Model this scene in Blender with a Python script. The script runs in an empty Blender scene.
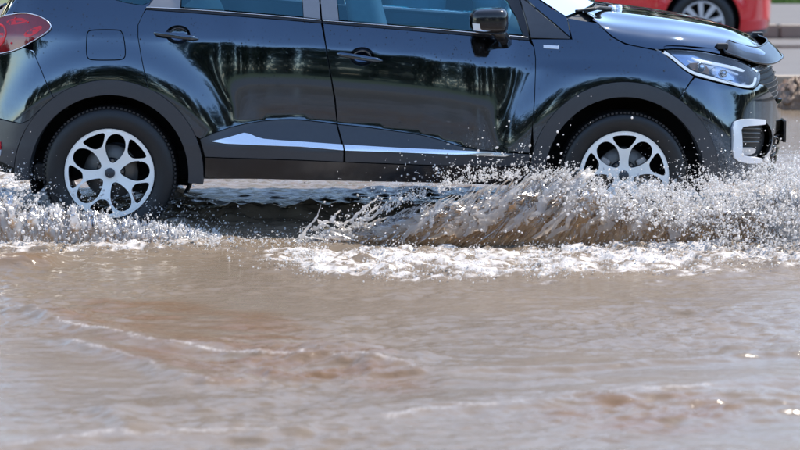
import bpy, bmesh, math, random
import numpy as np
from mathutils import Vector, Matrix
from mathutils.geometry import delaunay_2d_cdt
R = math.radians
SC = bpy.context.scene
COL = SC.collection
# ---------------------------------------------------------------- camera
CAMZ, CAMD, FPX, PITCH = 2.05, 14.0, 2721.0, R(8.01)
cam = bpy.data.cameras.new('camera')
cam.lens = FPX * 36.0 / 800.0
cam.sensor_width = 36.0
cam.clip_end = 3000
cam.dof.use_dof = True
cam.dof.focus_distance = 14.1
cam.dof.aperture_fstop = 3.2
camo = bpy.data.objects.new('camera', cam)
camo.location = (0, -CAMD, CAMZ)
camo.rotation_euler = (R(90) - PITCH, 0, 0)
COL.objects.link(camo)
SC.camera = camo
# ---------------------------------------------------------------- light
SUN_EL, SUN_AZ = R(57), R(42)          # azimuth from +X (car's nose), negative = camera side
world = bpy.data.worlds.new('World')
SC.world = world
world.use_nodes = True
wn = world.node_tree.nodes
sky = wn.new('ShaderNodeTexSky')
sky.sky_type = 'NISHITA'
sky.sun_disc = False
sky.sun_elevation = SUN_EL
sky.sun_rotation = R(90) - SUN_AZ        # clockwise from +Y
sky.air_density = 1.0
sky.dust_density = 0.25
sky.ozone_density = 1.0
wn['Background'].inputs['Strength'].default_value = 0.15
world.node_tree.links.new(sky.outputs['Color'], wn['Background'].inputs['Color'])
sl = bpy.data.lights.new('sun', 'SUN')
sl.energy = 2.8
sl.angle = R(0.55)
sl.color = (1.0, 0.93, 0.83)
so = bpy.data.objects.new('sun', sl)
sdir = Vector((math.cos(SUN_EL) * math.cos(SUN_AZ), math.cos(SUN_EL) * math.sin(SUN_AZ), math.sin(SUN_EL)))
so.rotation_euler = sdir.to_track_quat('Z', 'Y').to_euler()
so.location = (8, -8, 14)
COL.objects.link(so)
SC.view_settings.view_transform = 'Standard'
SC.view_settings.look = 'None'
SC.view_settings.gamma = 1.0
SC.view_settings.exposure = 1.4
SC.render.engine = 'CYCLES'
SC.cycles.max_bounces = 8
SC.cycles.transparent_max_bounces = 12
SC.cycles.caustics_reflective = False
SC.cycles.caustics_refractive = False

rng = np.random.default_rng(7)
random.seed(7)
# ---------------------------------------------------------------- calibration: photo pixel <-> place
CF = np.array([0, math.cos(PITCH), -math.sin(PITCH)])
CU = np.array([0, math.sin(PITCH), math.cos(PITCH)])
CC = np.array([0, -CAMD, CAMZ])
def at(px, py, Y):
    d = CF - CU * (py - 225) / FPX + np.array([(px - 400) / FPX, 0, 0])
    return CC + d * (Y + CAMD) / d[1]
def on_ground(px, py, z=0.06):
    d = CF - CU * (py - 225) / FPX + np.array([(px - 400) / FPX, 0, 0])
    return CC + d * (z - CAMZ) / d[2]
def proj(P):
    v = np.asarray(P) - CC
    dep = v @ CF
    return 400 + FPX * v[..., 0] / dep, 225 - FPX * (v @ CU) / dep

# ---------------------------------------------------------------- materials
def nodes_of(name):
    m = bpy.data.materials.new(name)
    m.use_nodes = True
    nt = m.node_tree
    return m, nt, nt.nodes['Principled BSDF']
def setp(b, **k):
    names = dict(base='Base Color', rough='Roughness', metal='Metallic', ior='IOR', coat='Coat Weight', coatr='Coat Roughness',
                 coatior='Coat IOR', trans='Transmission Weight', spec='Specular IOR Level', alpha='Alpha', ecol='Emission Color', estr='Emission Strength', sheen='Sheen Weight')
    for a, v in k.items():
        if a in ('base', 'ecol'):
            v = (*v, 1.0)
        b.inputs[names[a]].default_value = v
def mat(name, base, rough=0.5, vary=0.12, scale=30.0, bump=0.0, bscale=None, bdist=0.002, **k):
    """plain surface with a little uneven tone and optional fine relief"""
    m, nt, b = nodes_of(name)
    setp(b, base=base, rough=rough, **k)
    tc = nt.nodes.new('ShaderNodeTexCoord')
    n = nt.nodes.new('ShaderNodeTexNoise')
    n.inputs['Scale'].default_value = scale
    n.inputs['Detail'].default_value = 4
    nt.links.new(tc.outputs['Object'], n.inputs['Vector'])
    mx = nt.nodes.new('ShaderNodeMix')
    mx.data_type = 'RGBA'
    mx.inputs[6].default_value = (*[c * (1 - vary) for c in base], 1)
    mx.inputs[7].default_value = (*[min(1, c * (1 + vary)) for c in base], 1)
    nt.links.new(n.outputs['Fac'], mx.inputs[0])
    nt.links.new(mx.outputs[2], b.inputs['Base Color'])
    if bump:
        n2 = nt.nodes.new('ShaderNodeTexNoise')
        n2.inputs['Scale'].default_value = bscale or scale * 4
        n2.inputs['Detail'].default_value = 5
        nt.links.new(tc.outputs['Object'], n2.inputs['Vector'])
        bp = nt.nodes.new('ShaderNodeBump')
        bp.inputs['Strength'].default_value = bump
        bp.inputs['Distance'].default_value = bdist
        nt.links.new(n2.outputs['Fac'], bp.inputs['Height'])
        nt.links.new(bp.outputs['Normal'], b.inputs['Normal'])
    return m
def mat_paint(name, base, flake, dust=0.25, dustcol=(0.11, 0.10, 0.09), cior=1.6, low=False):
    """clear-coated car paint with a thin film of dried road dust, thicker low down"""
    m, nt, b = nodes_of(name)
    setp(b, base=base, rough=0.32 if flake == 0 else 0.07, metal=flake, coat=1.0, coatr=0.015, coatior=cior, ior=1.5)
    tc = nt.nodes.new('ShaderNodeTexCoord')
    n = nt.nodes.new('ShaderNodeTexNoise')
    n.inputs['Scale'].default_value = 9
    n.inputs['Detail'].default_value = 8
    n.inputs['Roughness'].default_value = 0.7
    nt.links.new(tc.outputs['Object'], n.inputs['Vector'])
    n2 = nt.nodes.new('ShaderNodeTexNoise')
    n2.inputs['Scale'].default_value = 230
    n2.inputs['Detail'].default_value = 2
    nt.links.new(tc.outputs['Object'], n2.inputs['Vector'])
    mu = nt.nodes.new('ShaderNodeMath'); mu.operation = 'MULTIPLY'
    nt.links.new(n.outputs['Fac'], mu.inputs[0]); nt.links.new(n2.outputs['Fac'], mu.inputs[1])
    mr = nt.nodes.new('ShaderNodeMapRange')
    mr.inputs['From Min'].default_value = 0.18; mr.inputs['From Max'].default_value = 0.45
    mr.inputs['To Max'].default_value = dust
    nt.links.new(mu.outputs[0], mr.inputs['Value'])
    if low:                                  # road film thickest near the sills
        sx = nt.nodes.new('ShaderNodeSeparateXYZ'); nt.links.new(tc.outputs['Object'], sx.inputs[0])
        mz = nt.nodes.new('ShaderNodeMapRange'); mz.inputs['From Min'].default_value = 0.98; mz.inputs['From Max'].default_value = 0.45
        mz.inputs['To Min'].default_value = 0.10; mz.inputs['To Max'].default_value = 1.0
        nt.links.new(sx.outputs['Z'], mz.inputs['Value'])
        mm = nt.nodes.new('ShaderNodeMath'); mm.operation = 'MULTIPLY'
        nt.links.new(mr.outputs['Result'], mm.inputs[0]); nt.links.new(mz.outputs['Result'], mm.inputs[1]); mr = mm
    d = nt.nodes.new('ShaderNodeBsdfDiffuse')
    d.inputs['Color'].default_value = (*dustcol, 1)
    ms = nt.nodes.new('ShaderNodeMixShader')
    nt.links.new(mr.outputs[0], ms.inputs[0])
    nt.links.new(b.outputs[0], ms.inputs[1]); nt.links.new(d.outputs[0], ms.inputs[2])
    nt.links.new(ms.outputs[0], nt.nodes['Material Output'].inputs['Surface'])
    return m
def mat_glass(name, tint, rough=0.0, refl=1.5, gcol=(1, 1, 1)):
    """thin pane: tinted see-through with fresnel reflection"""
    m, nt, b = nodes_of(name)
    nt.nodes.remove(b)
    t = nt.nodes.new('ShaderNodeBsdfTransparent'); t.inputs['Color'].default_value = (*tint, 1)
    g = nt.nodes.new('ShaderNodeBsdfGlossy'); g.inputs['Roughness'].default_value = rough; g.inputs['Color'].default_value = (*gcol, 1)
    f = nt.nodes.new('ShaderNodeFresnel'); f.inputs['IOR'].default_value = refl
    n = nt.nodes.new('ShaderNodeTexNoise'); n.inputs['Scale'].default_value = 3
    bp = nt.nodes.new('ShaderNodeBump'); bp.inputs['Strength'].default_value = 0.03; bp.inputs['Distance'].default_value = 0.02
    tc = nt.nodes.new('ShaderNodeTexCoord')
    nt.links.new(tc.outputs['Object'], n.inputs['Vector'])
    nt.links.new(n.outputs['Fac'], bp.inputs['Height']); nt.links.new(bp.outputs['Normal'], g.inputs['Normal'])
    ms = nt.nodes.new('ShaderNodeMixShader')
    nt.links.new(f.outputs[0], ms.inputs[0]); nt.links.new(t.outputs[0], ms.inputs[1]); nt.links.new(g.outputs[0], ms.inputs[2])
    nt.links.new(ms.outputs[0], nt.nodes['Material Output'].inputs['Surface'])
    return m
def mat_water(name, base, foamcol=(0.52, 0.475, 0.435), rough=0.14, dimcol=(0.155, 0.092, 0.048), bstr=0.65):
    """opaque muddy water; the mesh attribute 'foam' turns it to white aerated water"""
    m, nt, b = nodes_of(name)
    setp(b, base=base, rough=rough, ior=1.333, spec=0.36)
    geo = nt.nodes.new('ShaderNodeNewGeometry')
    mp = nt.nodes.new('ShaderNodeMapping')
    mp.inputs['Scale'].default_value = (0.55, 1.0, 1.0)
    nt.links.new(geo.outputs['Position'], mp.inputs['Vector'])
    n1 = nt.nodes.new('ShaderNodeTexNoise'); n1.inputs['Scale'].default_value = 38; n1.inputs['Detail'].default_value = 4; n1.inputs['Distortion'].default_value = 0.6
    n2 = nt.nodes.new('ShaderNodeTexNoise'); n2.inputs['Scale'].default_value = 130; n2.inputs['Detail'].default_value = 3
    for n in (n1, n2):
        nt.links.new(mp.outputs['Vector'], n.inputs['Vector'])
    bp1 = nt.nodes.new('ShaderNodeBump'); bp1.inputs['Strength'].default_value = bstr; bp1.inputs['Distance'].default_value = 0.006
    bp2 = nt.nodes.new('ShaderNodeBump'); bp2.inputs['Strength'].default_value = bstr * 0.7; bp2.inputs['Distance'].default_value = 0.0016
    nt.links.new(n1.outputs['Fac'], bp1.inputs['Height']); nt.links.new(n2.outputs['Fac'], bp2.inputs['Height'])
    nt.links.new(bp1.outputs['Normal'], bp2.inputs['Normal']); nt.links.new(bp2.outputs['Normal'], b.inputs['Normal'])
    n3 = nt.nodes.new('ShaderNodeTexNoise'); n3.inputs['Scale'].default_value = 1.7; n3.inputs['Detail'].default_value = 5
    nt.links.new(mp.outputs['Vector'], n3.inputs['Vector'])
    mud = nt.nodes.new('ShaderNodeMix'); mud.data_type = 'RGBA'
    mud.inputs[6].default_value = (*[c * 0.8 for c in base], 1); mud.inputs[7].default_value = (*[c * 1.2 for c in base], 1)
    nt.links.new(n3.outputs['Fac'], mud.inputs[0])
    at_ = nt.nodes.new('ShaderNodeAttribute'); at_.attribute_name = 'foam'
    mx = nt.nodes.new('ShaderNodeMix'); mx.data_type = 'RGBA'
    mx.inputs[7].default_value = (*foamcol, 1)
    pl = nt.nodes.new('ShaderNodeMix'); pl.data_type = 'RGBA'; pl.inputs[7].default_value = (*dimcol, 1)  # brown tint painted in for missing sky reflection and for shade
    am = nt.nodes.new('ShaderNodeAttribute'); am.attribute_name = 'painted_dim'
    nt.links.new(am.outputs['Fac'], pl.inputs[0]); nt.links.new(mud.outputs[2], pl.inputs[6])
    nt.links.new(pl.outputs[2], mx.inputs[6])
    vo = nt.nodes.new('ShaderNodeTexNoise'); vo.inputs['Scale'].default_value = 75; vo.inputs['Detail'].default_value = 5; vo.inputs['Roughness'].default_value = 0.65
    nt.links.new(geo.outputs['Position'], vo.inputs['Vector'])
    ad = nt.nodes.new('ShaderNodeMath'); ad.operation = 'MULTIPLY_ADD'; ad.inputs[1].default_value = 0.95
    nt.links.new(at_.outputs['Fac'], ad.inputs[0]); nt.links.new(vo.outputs['Fac'], ad.inputs[2])
    fr = nt.nodes.new('ShaderNodeMapRange'); fr.inputs['From Min'].default_value = 0.70; fr.inputs['From Max'].default_value = 1.50; fr.interpolation_type = 'SMOOTHSTEP'
    nt.links.new(ad.outputs[0], fr.inputs['Value'])
    fm = nt.nodes.new('ShaderNodeMath'); fm.operation = 'MULTIPLY'; fm.use_clamp = True
    on = nt.nodes.new('ShaderNodeMath'); on.operation = 'MULTIPLY'; on.inputs[1].default_value = 8; on.use_clamp = True
    nt.links.new(at_.outputs['Fac'], on.inputs[0]); nt.links.new(on.outputs[0], fm.inputs[1]); nt.links.new(fr.outputs['Result'], fm.inputs[0])
    nt.links.new(fm.outputs[0], mx.inputs[0]); nt.links.new(mx.outputs[2], b.inputs['Base Color'])
    mr = nt.nodes.new('ShaderNodeMapRange'); mr.inputs['To Min'].default_value = rough; mr.inputs['To Max'].default_value = 0.5
    nt.links.new(fm.outputs[0], mr.inputs['Value']); nt.links.new(mr.outputs['Result'], b.inputs['Roughness'])
    return m
def mat_splash(name, brown, white, trans=0.5, rough=0.12, clear=0.0):
    """thrown water: light scatters through it, shiny skin; attribute 'foam' = how aerated"""
    m, nt, b = nodes_of(name)
    nt.nodes.remove(b)
    a = nt.nodes.new('ShaderNodeAttribute'); a.attribute_name = 'foam'
    mx = nt.nodes.new('ShaderNodeMix'); mx.data_type = 'RGBA'
    mx.inputs[6].default_value = (*brown, 1); mx.inputs[7].default_value = (*white, 1)
    nt.links.new(a.outputs['Fac'], mx.inputs[0])
    d = nt.nodes.new('ShaderNodeBsdfDiffuse'); t = nt.nodes.new('ShaderNodeBsdfTranslucent')
    g = nt.nodes.new('ShaderNodeBsdfGlossy'); g.inputs['Roughness'].default_value = rough
    geo = nt.nodes.new('ShaderNodeNewGeometry')
    n = nt.nodes.new('ShaderNodeTexNoise'); n.inputs['Scale'].default_value = 90; n.inputs['Detail'].default_value = 3
    nt.links.new(geo.outputs['Position'], n.inputs['Vector'])
    bp = nt.nodes.new('ShaderNodeBump'); bp.inputs['Strength'].default_value = 0.2; bp.inputs['Distance'].default_value = 0.004
    nt.links.new(n.outputs['Fac'], bp.inputs['Height'])
    for s in (d, t):
        nt.links.new(mx.outputs[2], s.inputs['Color'])
    for s in (d, t, g):
        nt.links.new(bp.outputs['Normal'], s.inputs['Normal'])
    m1 = nt.nodes.new('ShaderNodeMixShader'); m1.inputs[0].default_value = trans
    nt.links.new(d.outputs[0], m1.inputs[1]); nt.links.new(t.outputs[0], m1.inputs[2])
    f = nt.nodes.new('ShaderNodeFresnel'); f.inputs['IOR'].default_value = 1.25
    nt.links.new(bp.outputs['Normal'], f.inputs['Normal'])
    m2 = nt.nodes.new('ShaderNodeMixShader')
    nt.links.new(f.outputs[0], m2.inputs[0]); nt.links.new(m1.outputs[0], m2.inputs[1]); nt.links.new(g.outputs[0], m2.inputs[2])
    tr = nt.nodes.new('ShaderNodeBsdfTransparent'); tr.inputs['Color'].default_value = (*[0.5 + 0.5 * c for c in white], 1)
    m3 = nt.nodes.new('ShaderNodeMixShader'); m3.inputs[0].default_value = clear
    nt.links.new(m2.outputs[0], m3.inputs[1]); nt.links.new(tr.outputs[0], m3.inputs[2])
    nt.links.new(m3.outputs[0], nt.nodes['Material Output'].inputs['Surface'])
    return m

M = {}
M['paint'] = mat_paint('black_paint', (0.055, 0.084, 0.125), 1.0, dust=0.42, cior=1.5, dustcol=(0.085, 0.078, 0.07), low=True)
M['redpaint'] = mat_paint('red_paint', (0.74, 0.010, 0.018), 0.0, dust=0.03)
M['clad'] = mat('grey_cladding', (0.045, 0.05, 0.058), 0.34, bump=0.25, scale=60, bscale=900, bdist=0.0006)
M['blackgloss'] = mat('black_gloss_plastic', (0.012, 0.012, 0.014), 0.12)
M['black'] = mat('black_rubber', (0.012, 0.012, 0.013), 0.6)
M['shell'] = mat('inner_shell', (0.01, 0.01, 0.01), 0.9)
M['tyre'] = mat('tyre_rubber', (0.011, 0.011, 0.012), 0.5, bump=0.2, scale=40)
M['alloy'] = mat('machined_alloy', (1.0, 0.96, 0.90), 0.28, vary=0.03, metal=0.0)
M['alloydark'] = mat('dark_alloy', (0.016, 0.017, 0.02), 0.25, metal=0.2)
M['silver'] = mat('silver_alloy_paint', (0.70, 0.70, 0.72), 0.35, metal=0.3)
M['chrome'] = mat('satin_chrome', (0.86, 0.87, 0.9), 0.16, vary=0.03, metal=0.85)
M['whiteplastic'] = mat('pale_trim', (0.78, 0.79, 0.82), 0.25, metal=0.2, vary=0.05)
M['pillar'] = mat('pillar_reflection_grey', (0.24, 0.235, 0.245), 0.3, vary=0.06)  # bright reflection on gloss black pillars, painted as a grey base
M['trimgrey'] = mat('dark_grey_trim', (0.05, 0.055, 0.065), 0.22)
M['lampbowl'] = mat('lamp_housing', (0.42, 0.48, 0.58), 0.2, metal=0.8)
M['glass'] = mat_glass('teal_glass', (0.45, 0.82, 0.93), refl=2.1, gcol=(0.40, 0.85, 1.0))
M['screen'] = mat_glass('windscreen_glass', (0.70, 0.84, 0.9), refl=1.6)
M['clear'] = mat_glass('lamp_lens', (0.80, 0.86, 0.95), refl=1.55)
M['smoked'] = mat_glass('smoked_acrylic', (0.06, 0.06, 0.065), refl=1.45)
M['redlens'] = mat('red_lens', (0.22, 0.006, 0.012), 0.06, vary=0.3, scale=40, coat=1.0)
M['redbright'] = mat('red_reflector', (0.75, 0.03, 0.04), 0.15)
M['amber'] = mat('amber_reflector', (0.55, 0.25, 0.10), 0.25)
M['disc'] = mat('brake_steel', (0.16, 0.15, 0.14), 0.4, metal=0.6)
M['caliper'] = mat('cast_caliper', (0.55, 0.50, 0.46), 0.5)
M['fabric'] = mat('seat_fabric', (0.40, 0.40, 0.40), 0.9)
M['water'] = mat_water('muddy_water', (0.172, 0.130, 0.090))
M['wave'] = mat_splash('thrown_muddy_water', (0.68, 0.45, 0.26), (0.96, 0.95, 0.94), 0.68, 0.22, 0.12)
M['veil'] = mat_splash('thin_water_veil', (0.80, 0.66, 0.52), (0.97, 0.96, 0.95), 0.66, 0.18, 0.42)
M['drops'] = mat_splash('water_drops', (0.97, 0.94, 0.90), (0.98, 0.95, 0.92), 0.55, 0.35, 0.12)
M['mudsplash'] = mat('brown_churned_water', (0.15, 0.088, 0.05), 0.55, vary=0.6, scale=22, bump=0.8, bscale=40, bdist=0.02)

# ---------------------------------------------------------------- object helpers
def link(name, me, m=None, parent=None, shade=True):
    o = bpy.data.objects.new(name, me)
    COL.objects.link(o)
    if m is not None:
        me.materials.append(m)
    if parent is not None:
        o.parent = parent
        o.matrix_parent_inverse = wmat(parent).inverted()      # geometry is written in world coordinates
    return o
def wmat(o):
    if o.parent is None:
        return o.matrix_basis.copy()
    return wmat(o.parent) @ o.matrix_parent_inverse @ o.matrix_basis
def tag(o, label=None, cat=None, group=None, kind=None):
    if label: o['label'] = label
    if cat: o['category'] = cat
    if group: o['group'] = group
    if kind: o['kind'] = kind
    return o
def empty(name, loc, label, cat, group=None):
    o = bpy.data.objects.new(name, None)
    o.location = loc
    o.empty_display_size = 0.3
    COL.objects.link(o)
    return tag(o, label, cat, group)
def mesh_np(name, V, F, smooth=True, normals=None, attrs=None):
    """V (n,3); F (m,3) or (m,4) integer arrays, or a list of such arrays"""
    me = bpy.data.meshes.new(name)
    Fs = F if isinstance(F, list) else [F]
    V = np.asarray(V, dtype=np.float32)
    loops = np.concatenate([np.asarray(f, dtype=np.int32).ravel() for f in Fs])
    sizes = np.concatenate([np.full(len(f), np.asarray(f).shape[1], dtype=np.int32) for f in Fs if len(f)])
    starts = np.concatenate([[0], np.cumsum(sizes)[:-1]]).astype(np.int32)
    me.vertices.add(len(V)); me.vertices.foreach_set('co', V.ravel())
    me.loops.add(len(loops)); me.loops.foreach_set('vertex_index', loops)
    me.polygons.add(len(sizes)); me.polygons.foreach_set('loop_start', starts)
    me.update(calc_edges=True)
    me.polygons.foreach_set('use_smooth', np.full(len(sizes), smooth))
    if attrs:
        for k, v in attrs.items():
            a = me.attributes.new(k, 'FLOAT', 'POINT'); a.data.foreach_set('value', np.asarray(v, dtype=np.float32))
    if normals is not None:
        me.normals_split_custom_set_from_vertices([tuple(n) for n in normals])
    me.validate()
    return me
def grid_faces(nu, nv, wrap_u=False):
    i = np.arange(nu if wrap_u else nu - 1); j = np.arange(nv - 1)
    I, J = np.meshgrid(i, j, indexing='ij')
    I2 = (I + 1) % nu
    return np.stack([I * nv + J, I2 * nv + J, I2 * nv + J + 1, I * nv + J + 1], -1).reshape(-1, 4)
def from_bm(name, bm, m, parent, smooth=False):
    me = bpy.data.meshes.new(name)
    bm.to_mesh(me); bm.free()
    if smooth:
        for p in me.polygons: p.use_smooth = True
    return link(name, me, m, parent)
def box(name, c, s, m, parent=None, bevel=0.004, rot=None, smooth=False):
    bm = bmesh.new()
    bmesh.ops.create_cube(bm, size=1.0)
    bmesh.ops.scale(bm, vec=s, verts=bm.verts)
    if bevel:
        bmesh.ops.bevel(bm, geom=bm.edges[:], offset=bevel, segments=2, affect='EDGES', profile=0.5)
    if rot is not None:
        bmesh.ops.rotate(bm, cent=(0, 0, 0), matrix=rot, verts=bm.verts)
    bmesh.ops.translate(bm, vec=c, verts=bm.verts)
    return from_bm(name, bm, m, parent, smooth)
def tube_arrays(pts, rad, sides=8):
    pts = np.asarray(pts, float); n = len(pts)
    rad = np.full(n, rad) if np.isscalar(rad) else np.asarray(rad)
    tan = np.gradient(pts, axis=0); tan /= np.linalg.norm(tan, axis=1)[:, None] + 1e-9
    ref = np.array([0.31, 0.2, 0.93])
    a = np.cross(tan, ref); a /= np.linalg.norm(a, axis=1)[:, None] + 1e-9
    b = np.cross(tan, a)
    th = np.arange(sides) * 2 * math.pi / sides
    V = pts[:, None, :] + rad[:, None, None] * (np.cos(th)[None, :, None] * a[:, None, :] + np.sin(th)[None, :, None] * b[:, None, :])
    I, J = np.meshgrid(np.arange(n - 1), np.arange(sides), indexing='ij'); J2 = (J + 1) % sides
    F = np.stack([I * sides + J, I * sides + J2, (I + 1) * sides + J2, (I + 1) * sides + J], -1).reshape(-1, 4)
    return V.reshape(-1, 3), F
def tube(name, pts, rad, m, parent=None, sides=8):
    V, F = tube_arrays(pts, rad, sides)
    n = len(pts)
    caps = [np.array([list(range(sides))[::-1]]), np.array([list(range((n - 1) * sides, n * sides))])]
    return link(name, mesh_np(name, V, [F] + caps), m, parent)
def lathe_y(name, prof, m, parent=None, seg=64, centre=(0, 0, 0), smooth=True):
    """profile of (radius, y) spun about the Y axis"""
    p = np.asarray(prof, float)
    th = np.arange(seg) * 2 * math.pi / seg
    V = np.stack([np.cos(th)[:, None] * p[None, :, 0], np.broadcast_to(p[None, :, 1], (seg, len(p))), np.sin(th)[:, None] * p[None, :, 0]], -1).reshape(-1, 3) + np.asarray(centre)
    return link(name, mesh_np(name, V, grid_faces(seg, len(p), True), smooth), m, parent)
def pip(P, poly):
    x, y = P[:, 0], P[:, 1]
    ins = np.zeros(len(P), bool)
    n = len(poly)
    for i in range(n):
        x0, y0 = poly[i]; x1, y1 = poly[(i + 1) % n]
        c = ((y0 > y) != (y1 > y))
        if y1 != y0:
            ins ^= c & (x < (x1 - x0) * (y - y0) / (y1 - y0) + x0)
    return ins
def resample(poly, sp):
    poly = np.asarray(poly, float); out = []
    for i in range(len(poly)):
        a, b = poly[i], poly[(i + 1) % len(poly)]
        k = max(1, int(math.ceil(np.linalg.norm(b - a) / sp)))
        for t in range(k):
            out.append(a + (b - a) * t / k)
    return np.array(out)
def chaikin(poly, n=2):
    p = np.asarray(poly, float)
    for _ in range(n):
        q = np.roll(p, -1, 0)
        p = np.stack([0.75 * p + 0.25 * q, 0.25 * p + 0.75 * q], 1).reshape(-1, 2)
    return p
def area2(p):
    return 0.5 * np.sum(p[:, 0] * np.roll(p[:, 1], -1) - np.roll(p[:, 0], -1) * p[:, 1])
def inset(p, d):
    if area2(p) < 0: p = p[::-1]
    e = np.roll(p, -1, 0) - p
    n = np.stack([-e[:, 1], e[:, 0]], 1); n /= np.linalg.norm(n, axis=1)[:, None] + 1e-9
    m = n + np.roll(n, 1, 0); L = np.linalg.norm(m, axis=1)[:, None] + 1e-9
    m = m / L
    c = np.clip(np.sum(m * n, 1), 0.4, 1)[:, None]
    return p + m * d / c
def fill2d(outline, holes=(), sp=0.03):
    """triangulate a flat outline with holes and evenly spread inner points"""
    loops = [resample(outline, sp)] + [resample(h, sp) for h in holes]
    vs, es, k = [], [], 0
    for L in loops:
        n = len(L); vs += [tuple(p) for p in L]
        es += [(k + i, k + (i + 1) % n) for i in range(n)]; k += n
    lo, hi = loops[0].min(0), loops[0].max(0)
    gx = np.arange(lo[0] + sp * 0.5, hi[0], sp); gy = np.arange(lo[1] + sp * 0.5, hi[1], sp)
    if len(gx) and len(gy):
        G = np.stack(np.meshgrid(gx, gy, indexing='ij'), -1).reshape(-1, 2)
        ok = pip(G, inset(loops[0], sp * 0.35))
        for h in loops[1:]:
            ok &= ~pip(G, h)
        bv = np.array(vs)
        G = G[ok]
        if len(G):
            dmin = np.min(np.sum((G[:, None, :] - bv[None]) ** 2, -1), 1)
            vs += [tuple(p) for p in G[dmin > (sp * 0.4) ** 2]]
    r = delaunay_2d_cdt([Vector(v) for v in vs], es, [], 0, 1e-6)
    V = np.array([tuple(v) for v in r[0]]); T = np.array([f for f in r[2] if len(f) == 3])
    c = V[T].mean(1)
    ok = pip(c, loops[0])
    for h in loops[1:]:
        ok &= ~pip(c, h)
    T = T[ok]
    a = V[T]
    s = (a[:, 1, 0] - a[:, 0, 0]) * (a[:, 2, 1] - a[:, 0, 1]) - (a[:, 2, 0] - a[:, 0, 0]) * (a[:, 1, 1] - a[:, 0, 1])
    T = T[np.abs(s) > 1e-10]; s = s[np.abs(s) > 1e-10]
    T[s < 0] = T[s < 0][:, ::-1]
    return V, T
def boundary(T):
    E = np.concatenate([T[:, [0, 1]], T[:, [1, 2]], T[:, [2, 0]]])
    k = set(map(tuple, E))
    return np.array([e for e in k if (e[1], e[0]) not in k])

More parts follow.
